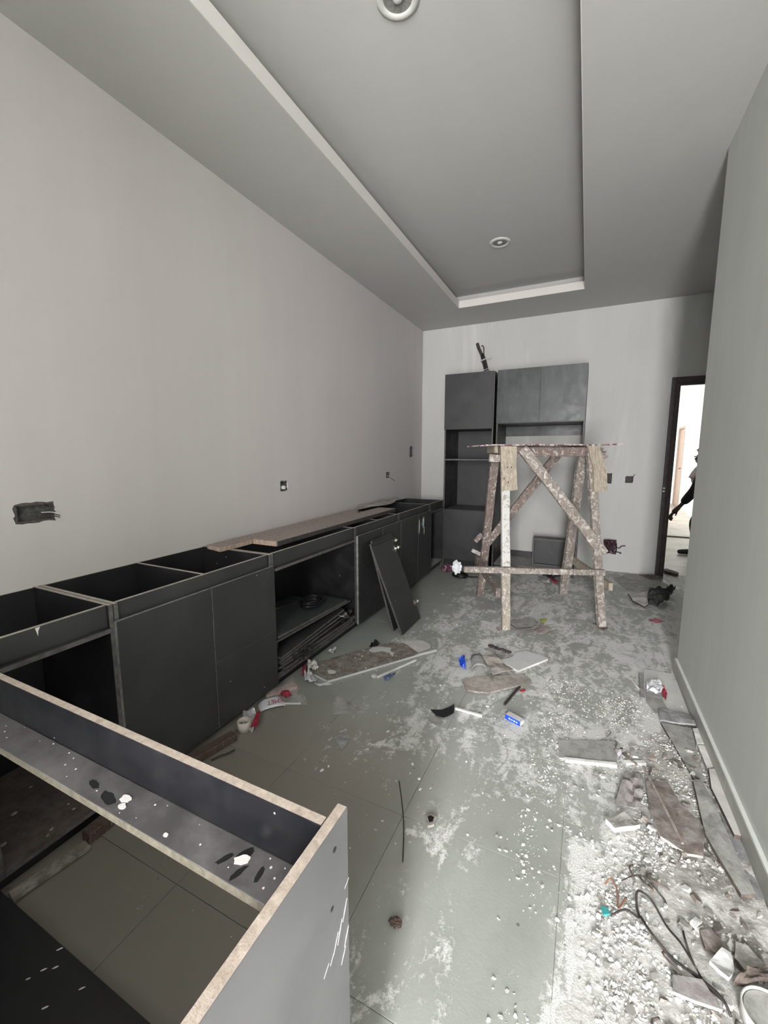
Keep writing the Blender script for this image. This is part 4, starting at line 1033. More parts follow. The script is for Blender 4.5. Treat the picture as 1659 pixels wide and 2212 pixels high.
# ================================================================== THINGS LYING ON THE FLOOR
DEB={'board_main': [(-1.566, 2.184), (-1.413, 2.435), (-1.226, 2.698), (-1.113, 2.703), (-0.977, 2.604), (-1.169, 2.316), (-1.364, 2.029), (-1.488, 2.063)],
'spill': [(-1.325, 2.5), (-1.321, 2.548), (-1.281, 2.583), (-1.196, 2.6), (-1.179, 2.555), (-1.145, 2.542), (-1.131, 2.49), (-1.162, 2.511), (-1.179, 2.533), (-1.235, 2.533), (-1.287, 2.481)],
'rod_a': [(-1.001, 2.581), (-0.896, 2.725)],
'paper_b': [(-1.166, 2.743), (-1.095, 2.82), (-1.035, 2.832), (-0.961, 2.793), (-0.947, 2.744), (-0.997, 2.638), (-1.113, 2.703)],
'rod_d': [(-1.114, 2.213), (-0.975, 2.53)],
'blue_e': [(-1.078, 2.23), (-1.061, 2.281), (-1.02, 2.288), (-1.018, 2.242), (-1.052, 2.208)],
'rag_f': [(-1.352, 2.557), (-1.358, 2.618), (-1.337, 2.644), (-1.338, 2.66), (-1.297, 2.623), (-1.317, 2.581)],
'crump_g': [(-1.619, 2.381), (-1.595, 2.439), (-1.556, 2.396), (-1.587, 2.344)],
'crump_h': [(-1.606, 2.158), (-1.566, 2.184), (-1.498, 2.132), (-1.503, 2.074), (-1.551, 2.082)],
'plastic_h': [(-1.586, 2.053), (-1.556, 2.079), (-1.463, 2.027), (-1.459, 1.983), (-1.515, 1.968)],
'red_h': [(-1.656, 2.128), (-1.63, 2.147), (-1.562, 2.04), (-1.578, 2.019)],
'curl_h': [(-1.43, 1.98), (-1.331, 2.028), (-1.36, 1.992), (-1.396, 1.969)],
'tri': [(-1.283, 1.971), (-1.011, 1.871), (-1.165, 1.775)],
'shard': [(-1.052, 1.618), (-1.036, 1.667), (-0.986, 1.659), (-0.97, 1.621), (-0.972, 1.551)],
'black_k': [(-0.69, 2.025), (-0.638, 2.062), (-0.586, 2.121), (-0.569, 2.062), (-0.606, 2.001), (-0.648, 1.995)],
'grey_k': [(-0.693, 1.98), (-0.656, 1.998), (-0.598, 1.973), (-0.607, 1.928), (-0.667, 1.94)],
'stick_l': [(-0.576, 2.109), (-0.427, 2.106)],
'blue_m': [(-0.314, 2.145), (-0.305, 2.192), (-0.222, 2.17), (-0.232, 2.109)],
'slab_n': [(-0.454, 2.759), (-0.384, 2.845), (-0.373, 2.918), (-0.318, 2.979), (-0.193, 2.963), (-0.16, 2.924), (-0.32, 2.67)],
'board_o': [(-0.622, 2.407), (-0.535, 2.471), (-0.321, 2.607), (-0.284, 2.63), (-0.228, 2.586), (-0.285, 2.49), (-0.447, 2.328), (-0.497, 2.309), (-0.557, 2.3)],
'card_p': [(-0.565, 2.738), (-0.496, 2.804), (-0.447, 2.737), (-0.349, 2.668), (-0.419, 2.571), (-0.455, 2.526)],
'cup_q': [(-0.65, 2.717), (-0.554, 2.75), (-0.53, 2.641), (-0.592, 2.563)],
'blue_r': [(-0.708, 2.656), (-0.674, 2.672), (-0.633, 2.549), (-0.651, 2.534), (-0.693, 2.593)],
'chain_s': [(-0.562, 2.956), (-0.499, 2.943), (-0.415, 2.912)],
'stick_t': [(-0.286, 2.495), (-0.337, 2.262)],
'red_u': [(-0.285, 2.455), (-0.249, 2.477), (-0.249, 2.453), (-0.278, 2.443)],
'grey_v': [(-0.595, 2.896), (-0.559, 2.943), (-0.503, 2.898), (-0.503, 2.855)],
'grey_v2': [(-0.5, 2.857), (-0.455, 2.892), (-0.423, 2.873), (-0.46, 2.795)],
'tile_w': [(-0.528, 3.498), (-0.431, 3.368), (-0.297, 3.483), (-0.277, 3.56), (-0.328, 3.667), (-0.423, 3.597)],
'brown_w': [(-0.408, 3.208), (-0.394, 3.275), (-0.323, 3.437), (-0.265, 3.555), (-0.236, 3.54), (-0.315, 3.365), (-0.332, 3.289), (-0.399, 3.197)],
'brown_w2': [(-0.307, 3.369), (-0.237, 3.335), (-0.17, 3.488), (-0.235, 3.529)],
'yellow_w': [(-0.285, 3.639), (-0.224, 3.681), (-0.226, 3.608), (-0.262, 3.573)],
'wedge_l': [(-0.589, 3.33), (-0.525, 3.389), (-0.481, 3.339), (-0.558, 3.259)],
'wedge_r': [(0.124, 3.747), (0.163, 3.787), (0.238, 3.709), (0.199, 3.63)],
'red_y': [(0.551, 4.034), (0.612, 4.112), (0.677, 4.059), (0.606, 4.007)],
'sack': [(0.605, 4.592), (0.656, 4.896), (0.741, 4.945), (0.784, 4.822), (0.88, 4.986), (0.883, 4.936), (0.8, 4.701), (0.748, 4.512), (0.659, 4.37), (0.585, 4.334)],
'plaster_z': [(0.449, 4.694), (0.488, 4.696), (0.636, 4.869), (0.678, 4.755), (0.603, 4.576), (0.599, 4.425), (0.553, 4.333), (0.475, 4.484)],
'screed_z': [(0.36, 5.297), (0.497, 5.542), (0.755, 5.598), (0.877, 5.26), (0.883, 5.058), (0.794, 4.894), (0.632, 4.92), (0.489, 4.816), (0.412, 5.016)],
'bark_z': [(0.625, 5.49), (0.753, 5.574), (0.854, 5.492), (0.731, 5.391)],
'timber_z': [(0.913, 5.884), (0.949, 5.926), (1.048, 5.784), (1.015, 5.7), (0.911, 5.799)],
'coil': [(-1.361, 4.652), (-1.157, 4.75)],
'dark2': [(-0.745, 4.762), (-0.697, 4.804)],
'pack2': [(-0.364, 4.91), (-0.305, 4.938), (-0.285, 4.793), (-0.342, 4.749)],
'red2': [(-0.313, 4.988), (-0.283, 5.003), (-0.187, 4.857), (-0.241, 4.764)],
'slab_bb': [(0.418, 3.069), (0.571, 3.074), (0.576, 2.902), (0.584, 2.576), (0.484, 2.606), (0.472, 2.71), (0.473, 2.808), (0.397, 2.861)],
'slab_bb2': [(0.395, 2.728), (0.465, 2.727), (0.481, 2.611), (0.49, 2.59), (0.418, 2.52), (0.388, 2.63)],
'strip_bb': [(0.433, 2.551), (0.459, 2.569), (0.581, 2.574), (0.583, 2.469), (0.511, 2.461), (0.426, 2.448)],
'board_bb': [(0.43, 2.448), (0.561, 2.458), (0.54, 2.054), (0.499, 2.042)],
'wrap_bb': [(0.403, 2.856), (0.458, 2.891), (0.493, 2.818), (0.463, 2.733), (0.4, 2.745)],
'red_bb': [(0.479, 2.855), (0.497, 2.849), (0.504, 2.766), (0.488, 2.698), (0.473, 2.717)],
'stickbb': [(0.381, 2.966), (0.402, 2.976), (0.38, 2.665), (0.36, 2.656)],
'sliver': [(0.326, 2.914), (0.369, 2.78), (0.35, 2.808)],
'block1': [(0.564, 2.439), (0.596, 2.455), (0.591, 2.321), (0.557, 2.312)],
'block2': [(0.559, 2.302), (0.591, 2.311), (0.593, 2.158), (0.56, 2.133)],
'strip3': [(0.563, 2.122), (0.592, 2.137), (0.585, 1.772), (0.564, 1.768), (0.547, 2.002)],
'board4': [(0.487, 2.019), (0.522, 2.037), (0.541, 1.805), (0.559, 1.534), (0.518, 1.514), (0.469, 1.728)],
'board5': [(0.565, 1.992), (0.578, 1.943), (0.586, 1.737), (0.593, 1.574), (0.589, 1.541), (0.562, 1.535), (0.544, 1.8)],
'brown_b': [(0.307, 1.933), (0.39, 1.981), (0.411, 1.875), (0.476, 1.761), (0.444, 1.625), (0.396, 1.613), (0.322, 1.651), (0.302, 1.766)],
'stick_b': [(0.304, 2.007), (0.386, 1.634)],
'cloth_b': [(0.233, 1.955), (0.309, 1.951), (0.265, 1.763), (0.181, 1.752)],
'panel_b': [(-0.047, 2.076), (0.209, 2.185), (0.206, 2.022), (-0.034, 1.945)],
'edge_b': [(-0.01, 1.94), (0.203, 2.005)],
'edge_b2': [(0.239, 2.041), (0.32, 2.077)],
'stone_b': [(0.145, 1.638), (0.211, 1.713), (0.261, 1.67), (0.174, 1.609)],
'spike_b': [(0.197, 2.132), (0.24, 2.111), (0.237, 2.011), (0.212, 2.064)],
'wire1': [(0.147, 1.278), (0.187, 1.305), (0.223, 1.314), (0.221, 1.347), (0.226, 1.384), (0.262, 1.384), (0.296, 1.326), (0.321, 1.274), (0.348, 1.222)],
'wire2': [(0.227, 1.312), (0.249, 1.264), (0.296, 1.233), (0.35, 1.213), (0.389, 1.171), (0.404, 1.145)],
'wire3': [(0.183, 1.41), (0.24, 1.446), (0.295, 1.417), (0.306, 1.392)],
'wire4': [(0.335, 1.321), (0.333, 1.286), (0.345, 1.25), (0.367, 1.2), (0.395, 1.163)],
'slab_c': [(0.288, 1.183), (0.357, 1.204), (0.387, 1.15), (0.328, 1.142), (0.282, 1.14)],
'brown_c': [(0.378, 1.341), (0.409, 1.357), (0.443, 1.315), (0.407, 1.289), (0.381, 1.295)],
'white_c': [(0.38, 1.247), (0.417, 1.295), (0.438, 1.295), (0.435, 1.248), (0.412, 1.212), (0.399, 1.227)],
'grey_c': [(0.462, 1.345), (0.49, 1.348), (0.52, 1.301), (0.468, 1.267), (0.447, 1.296)],
'bark_c': [(0.424, 1.215), (0.459, 1.253), (0.521, 1.297), (0.511, 1.263), (0.45, 1.218)],
'pale_c': [(0.358, 1.359), (0.375, 1.379), (0.39, 1.371), (0.369, 1.345)],
'teal': [(0.12, 1.3), (0.141, 1.304), (0.145, 1.287), (0.127, 1.276)],
'orange': [(0.136, 1.382), (0.152, 1.399), (0.158, 1.37), (0.138, 1.342)],
'pebbleA': [(-0.483, 1.37), (-0.468, 1.391), (-0.441, 1.386), (-0.44, 1.353), (-0.46, 1.336)],
'wireA': [(-0.648, 1.496), (-0.578, 1.372), (-0.534, 1.279), (-0.492, 1.171)],
'kmet': [(-1.592, 1.632), (-1.509, 1.736), (-1.456, 1.688), (-1.53, 1.615)],
'plas_k': [(-1.614, 1.574), (-1.584, 1.612), (-1.512, 1.588), (-1.445, 1.464), (-1.508, 1.462)],
'carton_k': [(-1.623, 1.769), (-1.529, 1.913), (-1.488, 1.888), (-1.585, 1.729)],
'flap_k': [(-1.586, 1.786), (-1.596, 1.982), (-1.488, 1.916), (-1.463, 1.846), (-1.536, 1.768)],
'sheet_k': [(-1.555, 1.791), (-1.413, 1.869), (-1.343, 1.791), (-1.483, 1.713)],
'rodk': [(-1.489, 1.716), (-1.376, 1.775)],
'shard2': [(-1.06, 1.753), (-1.023, 1.788), (-1.001, 1.718)],
'twig': [(-1.566, 1.283), (-1.526, 1.302), (-1.521, 1.34)],
'black_bolt': [(-0.572, 0.945), (-0.543, 0.952)]}

for k_ in ('red_h', 'crump_g', 'plastic_h'): DEB[k_] = [(x + 0.035, y - 0.012) for x, y in DEB[k_]]
def lay(key, name, label, cat, mat, th=0.004, z=0.001, group=None, **k):
    mats = [M[q] for q in mat] if isinstance(mat, (list, tuple)) else M[mat]
    if isinstance(mat, (list, tuple)): k['edge'] = 1
    return tag(centre(sheet(name, DEB[key], th, mats, z=z, **k)), label, cat, group)
def stick(key, name, label, cat, mat, wd=0.02, ht=0.012, z=0.0, group=None, dz=(0, 0)):
    a, b_ = DEB[key][0], DEB[key][-1]
    return tag(centre(bar(name, (*a, z + ht / 2 + 0.001 + dz[0]), (*b_, z + ht / 2 + 0.001 + dz[1]), wd, ht, M[mat], None, rough=0.0008, seg=4, bevel=0.001)), label, cat, group)
def crumpled(key, name, label, cat, mat, h=0.03, cuts=5, th=0.0015, z=0.001, seed=1, freq=22, group=None, curl=0.0):
    o = sheet(name, DEB[key], th, M[mat], z=z, crumple=h, cuts=cuts, freq=freq, seed=seed, curl=curl)
    return tag(centre(o), label, cat, group)

bd = thing('fallen_board', 'long brown laminate board with a white front edge fallen in front of the open cabinet', 'board', (-1.25, 2.35, 0.0))
o = sheet('board', DEB['board_main'], 0.014, [M['brownboard'], M['slab_white']], z=0.001, edge=1, parent=bd)
blob_pts = DEB['spill']
sheet('paint_spill', blob_pts, 0.0015, M['slab_white'], z=0.0155, parent=bd)
blob('paint_spill', (-1.40, 2.13, 0.0155), 0.03, 0.022, 0.0012, M['putty'], bd, 61)
for i in range(12):
    rnd = random.Random(100 + i); blob('plaster_splash', (-1.4 + rnd.uniform(0, 0.3), 2.2 + rnd.uniform(0, 0.35), 0.0154), rnd.uniform(0.003, 0.008), rnd.uniform(0.003, 0.007), 0.001, M['putty'], bd, 70 + i)
stick('rod_a', 'thin_rod', 'thin white rod pointing out beyond the end of the fallen board', 'rod', 'slab_white', 0.014, 0.014)
lay('paper_b', 'card_piece', 'pale rounded piece of card at the right end of the fallen board', 'card', 'paper', 0.004, crumple=0.006, cuts=2, freq=6, z=0.003)
stick('rod_d', 'thin_strip', 'thin pale strip on the floor in front of the fallen board', 'strip', 'plasterchip', 0.012, 0.01)
tag(centre(box('small_block', (-1.150, -1.122, 2.205, 2.228, 0.001, 0.018), M['paper'], bevel=0.002)), 'small pale block at the left end of the thin strip', 'block')
crumpled('blue_e', 'crumpled_wrapper', 'faded blue crumpled wrapper in front of the fallen board', 'wrapper', 'bluegrey', 0.03, seed=4)
crumpled('rag_f', 'rag', 'small jet-black rag behind the fallen board', 'rag', 'black', 0.035, seed=5)
crumpled('crump_g', 'crumpled_paper', 'crumpled white paper with a black tip against the cabinet plinth', 'paper', 'paper', 0.045, seed=6)
crumpled('crump_h', 'crumpled_paper', 'torn pinkish-white paper at the left end of the fallen board', 'paper', 'paper', 0.03, seed=7, z=0.016)
crumpled('plastic_h', 'plastic_bag', 'crumpled clear plastic bag below the left end of the fallen board', 'bag', 'film', 0.06, seed=8)
crumpled('red_h', 'wrapper', 'crimson wrapper standing against the cabinet plinth by the clear bag', 'wrapper', 'red', 0.045, seed=9)
crumpled('curl_h', 'curled_strip', 'curled pale strip on the floor below the clear bag', 'strip', 'paper', 0.012, seed=10, cuts=2)
lay('tri', 'glass_shard', 'large triangular dirty sheet fragment in the clean part of the floor', 'shard', 'slab_grey', 0.003, group=None)
lay('shard', 'glass_shard', 'small four-cornered dark shard on the swept floor', 'shard', 'slab_marble', 0.003, crumple=0.006, cuts=1)
lay('black_k', 'plastic_scrap', 'black plastic scrap with a curved lower edge, mid floor', 'scrap', 'lam_blue', 0.006, curl=0.015, cuts=2, z=0.003)
lay('grey_k', 'plastic_scrap', 'grey translucent flap under the black scrap', 'scrap', 'slab_grey', 0.002)
stick('stick_l', 'white_strip', 'white strip pointing right from the black scrap', 'strip', 'slab_white', 0.014, 0.012)
# blue carton
P_ = [Vector((*p, 0)) for p in DEB['blue_m']]
bc = thing('small_carton', 'small bright blue and white carton lying alone in the middle of the floor', 'carton', (P_[0] + P_[2]) / 2)
ca, cb_, cc = P_[0], P_[3], P_[1]
d_ = (cb_ - ca).normalized(); L_ = (cb_ - ca).length; n_ = Vector((-d_.y, d_.x, 0)); D_ = 0.040; H_ = 0.026
ca = ca + n_ * 0.0
vs8 = [ca + d_ * (L_ * i) + n_ * (D_ * j) + Vector((0, 0, 0.001 + H_ * k)) for i in (0, 1) for j in (0, 1) for k in (0, 1)]
bm = bmesh.new(); vv = [bm.verts.new(v) for v in vs8]
for i, q in enumerate(((0, 1, 3, 2), (4, 6, 7, 5), (0, 4, 5, 1), (2, 3, 7, 6), (0, 2, 6, 4), (1, 5, 7, 3))):
    bm.faces.new([vv[k] for k in q]).material_index = (2, 1, 0, 1, 1, 1)[i]
bmesh.ops.recalc_face_normals(bm, faces=bm.faces)
bmesh.ops.bevel(bm, geom=list(bm.edges), offset=0.001, segments=1, affect='EDGES')
mesh_from('carton', bm, [M['blue'], M['paper'], M['black']], bc)
for k in range(4):
    c = ca + d_ * (L_ * (0.25 + 0.16 * k)) + Vector((0, 0, 0.001 + H_ * 0.5)) - n_ * 0.0008
    bar('printed_mark', c, c + d_ * 0.010, 0.0006, 0.009 - 0.002 * (k % 2), M['mark'], bc, bevel=0)
lay('slab_n', 'ceramic_slab', 'large pale rounded ceramic slab with chipped white edges', 'slab', ('slab_white', 'plasterchip'), 0.014, z=0.001, tilt=(0.0, 0.0))
lay('board_o', 'splintered_board', 'dusty brown splintered board below the pale slab', 'board', ('card', 'brownboard'), 0.010, z=0.004, crumple=0.006, cuts=2, freq=5)
lay('card_p', 'cardboard_flap', 'folded grey-brown cardboard flap between the curled sheet and the pale slab', 'cardboard', 'card', 0.004, z=0.012, crumple=0.02, cuts=3, freq=6)
# curled sheet (half tube)
a, b_ = Vector((*DEB['cup_q'][0], 0)), Vector((*DEB['cup_q'][1], 0)); c_ = Vector((*DEB['cup_q'][3], 0))
bm = bmesh.new(); ax = (c_ - a); L_ = ax.length; ax.normalize(); sd = Vector((-ax.y, ax.x, 0)); R_ = 0.045
mid0 = (a + b_) / 2 - ax * 0.0
rows = []
for i in range(7):
    row = []
    for k in range(15):
        th = -0.1 + (PI + 0.2) * k / 14
        for rr in (R_, R_ - 0.0015):
            row.append(bm.verts.new(mid0 + ax * (L_ * i / 6) * 0.9 - sd * math.cos(th) * rr * (1 + 0.1 * i / 6) + Vector((0, 0, 0.003 + max(0, math.sin(th)) * rr * 0.8))))
    rows.append(row)
for r0, r1 in zip(rows, rows[1:]):
    for k in range(14):
        bm.faces.new((r0[2 * k], r0[2 * k + 2], r1[2 * k + 2], r1[2 * k])); bm.faces.new((r0[2 * k + 1], r0[2 * k + 3], r1[2 * k + 3], r1[2 * k + 1]))
for r in (rows[0], rows[-1]):
    for k in range(14): bm.faces.new((r[2 * k], r[2 * k + 2], r[2 * k + 3], r[2 * k + 1]))
bmesh.ops.recalc_face_normals(bm, faces=bm.faces)
tag(centre(mesh_from('curled_sheet', bm, M['slab_grey'], smooth=True)), 'curled grey sheet like a half tube beside the dark blue wrapper', 'sheet')
crumpled('blue_r', 'wrapper', 'dark blue wrapper standing at the left of the curled grey sheet', 'wrapper', 'blue', 0.05, seed=12)
# dark perforated strip
ch = thing('metal_strip', 'black crumpled metal strip above the pale slab', 'strip', (*DEB['chain_s'][1], 0.0))
for k in range(9):
    t = k / 8; p = Vector((*DEB['chain_s'][0], 0)).lerp(Vector((*DEB['chain_s'][2], 0)), t); rnd = random.Random(k)
    bar('link', p + Vector((-0.012, rnd.uniform(-.008, .008), 0.008)), p + Vector((0.012, rnd.uniform(-.008, .008), 0.012 + rnd.uniform(0, 0.01))), 0.018, 0.010, M['wire_dark'], ch, bevel=0.001)
stick('stick_t', 'dark_stick', 'dark stick poking out from under the splintered board', 'stick', 'wire_dark', 0.012, 0.012)
crumpled('red_u', 'wrapper', 'tiny red scrap at the right end of the splintered board', 'wrapper', 'red', 0.01, seed=14, cuts=2)
lay('grey_v', 'board_scrap', 'small grey board scrap left of the black metal strip', 'scrap', 'slab_grey', 0.005)
lay('grey_v2', 'board_scrap', 'small grey scrap touching the pale slab', 'scrap', 'slab_marble', 0.004, crumple=0.008, cuts=1)
lay('tile_w', 'cardboard_sheet', 'flat grey-green sheet with dark edges beside the left front trestle foot', 'sheet', ('slab_grey', 'wire_dark'), 0.006)
lay('brown_w', 'torn_paper', 'long torn brown paper strip right of the left front trestle foot', 'paper', 'greybrown', 0.002, z=0.009, crumple=0.012, cuts=3)
lay('brown_w2', 'torn_paper', 'pinkish-brown four-cornered paper right of the torn strip', 'paper', 'pinkish', 0.002, z=0.004, crumple=0.008, cuts=2)
lay('yellow_w', 'wrapper', 'yellow-green wrapper scrap between the trestle feet', 'wrapper', 'yellow', 0.002, z=0.010, crumple=0.012, cuts=2)
lay('wedge_l', 'wedge', 'dark red wrapper scrap beside the left front trestle foot', 'scrap', 'pinkish', 0.004, z=0.0005)
lay('wedge_r', 'wedge', 'thin dark red tile wedge under the right front trestle foot', 'wedge', 'tw_red', 0.009, z=0.001)
lay('red_y', 'wrapper', 'crimson flat wrapper on the floor by the end of the right wall', 'wrapper', 'red', 0.003, z=0.001, crumple=0.01, cuts=2)
# debris by the door
lay('screed_z', 'mortar_patch', 'low flat patch of grey mortar in front of the door frame', 'mortar', 'slab_grey', 0.012, z=-0.010, crumple=0.016, cuts=4, freq=5)
lay('plaster_z', 'plaster_slab', 'broken pale plaster slab under the dark sack by the door', 'slab', ('paper', 'wire_dark'), 0.012, z=0.010, crumple=0.012, cuts=2, freq=6)
o = crumpled('sack', 'sack', 'crumpled dark empty sack near the door frame', 'sack', 'sack', 0.085, seed=15, cuts=6, freq=9, th=0.006, z=0.020)
lay('bark_z', 'wood_scrap', 'dark bark-like wood scrap at the foot of the door frame', 'wood', 'bark', 0.012, z=0.012, crumple=0.012, cuts=2)
lay('timber_z', 'wood_scrap', 'dark broken timber lying in the doorway', 'wood', 'bark', 0.035, z=0.001)
# by the tall cabinet
cc_ = Vector((-1.24, 4.60, 0)); bm = bmesh.new(); rnd = random.Random(3)
for k in range(7):
    r0 = rnd.uniform(0.06, 0.095)
    add_tube(bm, [cc_ + Vector((r0 * math.cos(2 * PI * q / 20) * 1.1, r0 * math.sin(2 * PI * q / 20) * 0.8, 0.010 + 0.006 * k + 0.004 * math.sin(4 * PI * q / 20 + k))) for q in range(21)], 0.007, 6)
bmesh.ops.recalc_face_normals(bm, faces=bm.faces)
hc = thing('hose_coil', 'flat coil of black hose on the floor left of the trestle', 'hose', cc_)
mesh_from('coil', bm, M['black'], hc)
tube('hose_end', [cc_ + Vector((0.09, 0.02, 0.012)), cc_ + Vector((0.16, 0.05, 0.010)), cc_ + Vector((0.26, 0.10, 0.010))], 0.006, M['black'], hc)
e0 = TP(-0.762, -0.375, 0.497)
bm = bmesh.new()
rnd = random.Random(2)
def crumple_ball(name, c, r, mat, label, cat, seed, sq=(1, 1, 1), amp=0.35):
    bm = bmesh.new(); bmesh.ops.create_icosphere(bm, subdivisions=3, radius=1)
    for v in bm.verts:
        k = 1 + amp * noise.noise(v.co * 2.6 + Vector((seed, 0, 0))) * 1.6
        v.co = Vector((v.co.x * sq[0], v.co.y * sq[1], v.co.z * sq[2])) * k * r + Vector(c)
    return tag(centre(mesh_from(name, bm, mat)), label, cat)
crumple_ball('plastic_wrap', e0 + Vector((-0.047, -0.022, 0.012)), 0.052, M['film_white'], 'shiny clear plastic wrap caught on the left end of the low trestle rail', 'plastic', 3, (0.65, 0.65, 0.95))
crumple_ball('wrapper', e0 + Vector((-0.128, -0.03, -0.0)), 0.042, M['purple'], 'dark crimson wrapper hanging at the far left of the low trestle rail', 'wrapper', 5, (1, 0.5, 0.8))
crumple_ball('wrapper', (-0.94, 4.80, 0.03), 0.03, M['bluegrey'], 'small dark blue lump on the floor behind the trestle', 'wrapper', 7, (1.3, 0.8, 0.9))
crumpled('pack2', 'small_packet', 'small white packet on the floor behind the trestle', 'packet', 'white_pl', 0.03, seed=16, cuts=2)
crumpled('red2', 'wrapper', 'crimson strip wrapper beside the small white packet', 'wrapper', 'red', 0.03, seed=17, cuts=3)
crumple_ball('cable_tuft', (-0.30, 5.02, 0.035), 0.045, M['black'], 'black tuft on the floor in front of the loose box', 'cable', 8, (1.4, 0.6, 0.7), 0.6)

# along the cabinet foot
tm = tag(centre(bar('timber_offcut', (-1.568, 1.08, 0.020), (-1.497, 1.395, 0.020), 0.050, 0.038, M['beam'], None, rough=0.002, seg=5, bevel=0.003)), 'brown timber offcut lying along the foot of the wide cabinet', 'timber')
tag(centre(bar('timber_offcut', (-1.560, 0.742, 0.022), (-1.575, 1.00, 0.022), 0.050, 0.042, M['beam'], None, rough=0.002, seg=4, bevel=0.003)), 'brown timber offcut poking out under the corner cabinet, seen through the peninsula frame', 'timber')
tag(centre(bar('board_strip', (-1.560, 0.52, 0.012), (-1.535, 0.735, 0.010), 0.045, 0.012, M['brownboard'], None, rough=0.001, seg=4, bevel=0.001)), 'thin brown strip under the edge of the corner cabinet', 'strip')
tag(centre(tube('twig', [(-1.478, 1.235, 0.006), (-1.455, 1.27, 0.012), (-1.44, 1.285, 0.014), (-1.43, 1.33, 0.008)], 0.004, M['wire_dark'])), 'short dark twig beside the timber offcut', 'twig')
tr_ = thing('tape_roll', 'empty beige tape roll lying by the cabinet foot', 'tape roll', (-1.505, 1.470, 0.0))
lathe('core', [(0.028, 0.0), (0.034, 0.0), (0.034, 0.050), (0.028, 0.050), (0.028, 0.0)], (-1.505, 1.472, 0.0015), M['tape_core'], tr_, seg=28)
crumpled('plas_k', 'plastic_bag', 'clear bag with red print right of the tape roll', 'bag', 'film', 0.028, seed=18)
DEB['plas_red'] = [(DEB['plas_k'][2][0] - 0.0, DEB['plas_k'][2][1] - 0.02), (DEB['plas_k'][2][0] + 0.012, DEB['plas_k'][2][1] + 0.0), (DEB['plas_k'][3][0] + 0.025, DEB['plas_k'][3][1] + 0.015), (DEB['plas_k'][3][0] + 0.0, DEB['plas_k'][3][1] - 0.01)]
crumpled('plas_red', 'wrapper', 'crimson printed film strip on the clear bag beside the tape roll', 'wrapper', 'red', 0.008, seed=19, cuts=2, z=0.034)
kb = thing('printed_bag', 'white plastic bag printed with dark red letters, lying upside down by the cabinet foot', 'bag', (*DEB['kmet'][0], 0.0))
kp = [Vector((*p, 0)) for p in DEB['kmet']]
kd = (kp[1] - kp[0]).normalized(); kn = Vector((-kd.y, kd.x, 0)); kl = (kp[1] - kp[0]).length
bm = bmesh.new(); rows = []
for i in range(13):
    row = []
    for j in range(7):
        u, v = i / 12, j / 6
        z = 0.004 + 0.030 * math.sin(PI * min(1, max(0, u))) ** 0.5 * (0.4 + 0.6 * math.sin(PI * v * 0.55)) + 0.003 * noise.noise(Vector((u * 6, v * 5, 1)))
        row.append(bm.verts.new(kp[3] + kd * (u * kl * 1.05) + kn * (v * 0.075) + Vector((0, 0, z))))
    rows.append(row)
for r0, r1 in zip(rows, rows[1:]):
    for k in range(6): bm.faces.new((r0[k], r0[k + 1], r1[k + 1], r1[k]))
r_ = bmesh.ops.extrude_face_region(bm, geom=list(bm.faces))
for v in r_['geom']:
    if isinstance(v, bmesh.types.BMVert): v.co.z = max(0.001, v.co.z - 0.003)
bmesh.ops.recalc_face_normals(bm, faces=bm.faces)
mesh_from('bag', bm, M['film_white'], kb, smooth=True)
# flat print, upside down, slanting towards the viewer
fcu = bpy.data.curves.new('print', 'FONT'); fcu.body = 'KMET'; fcu.size = 0.036; fcu.extrude = 0.0003; fcu.align_x = 'CENTER'; fcu.align_y = 'CENTER'
tmp = bpy.data.objects.new('print', fcu); COL.objects.link(tmp)
bpy.context.view_layer.update()
me = bpy.data.meshes.new_from_object(tmp.evaluated_get(bpy.context.evaluated_depsgraph_get())); bpy.data.objects.remove(tmp)
cpt = kp[3] + kd * (kl * 0.66) + kn * 0.022 + Vector((0, 0, 0.0335))
tiltv = (kn * math.cos(0.50) + Vector((0, 0, math.sin(0.50)))).normalized()
mm = Matrix((-kd, -tiltv, kd.cross(tiltv))).transposed().to_4x4(); mm.translation = cpt
me.transform(mm); me.materials.clear()
link('printed_letters', me, [M['red_ink'] if 'red_ink' in M else M.setdefault('red_ink', plain('dark_red_ink', (0.30, 0.03, 0.06), 0.5, 0.1))], kb)
crumpled('carton_k', 'carton_strip', 'long narrow pinkish carton strip along the cabinet foot', 'carton', 'pinkish', 0.004, seed=20, cuts=2, th=0.022)
lay('flap_k', 'board_scrap', 'pinkish-grey flat board behind the narrow carton strip', 'scrap', 'pinkish', 0.004)
lay('sheet_k', 'paper_sheet', 'flat pale sheet on the floor right of the printed bag', 'sheet', 'slab_grey', 0.002)
stick('rodk', 'thin_rod', 'thin white rod on the front edge of the flat pale sheet', 'rod', 'slab_white', 0.009, 0.008, z=0.003)
crumple_ball('wrapper', (kp[1].x + 0.01, kp[1].y + 0.06, 0.022), 0.022, M['red'], 'crimson wrapper tucked behind the printed bag', 'wrapper', 9, (1.6, 0.8, 0.7))
lay('spill_dummy', 'x', 'x', 'x', 'paper') if False else None

DEB_DONE = True
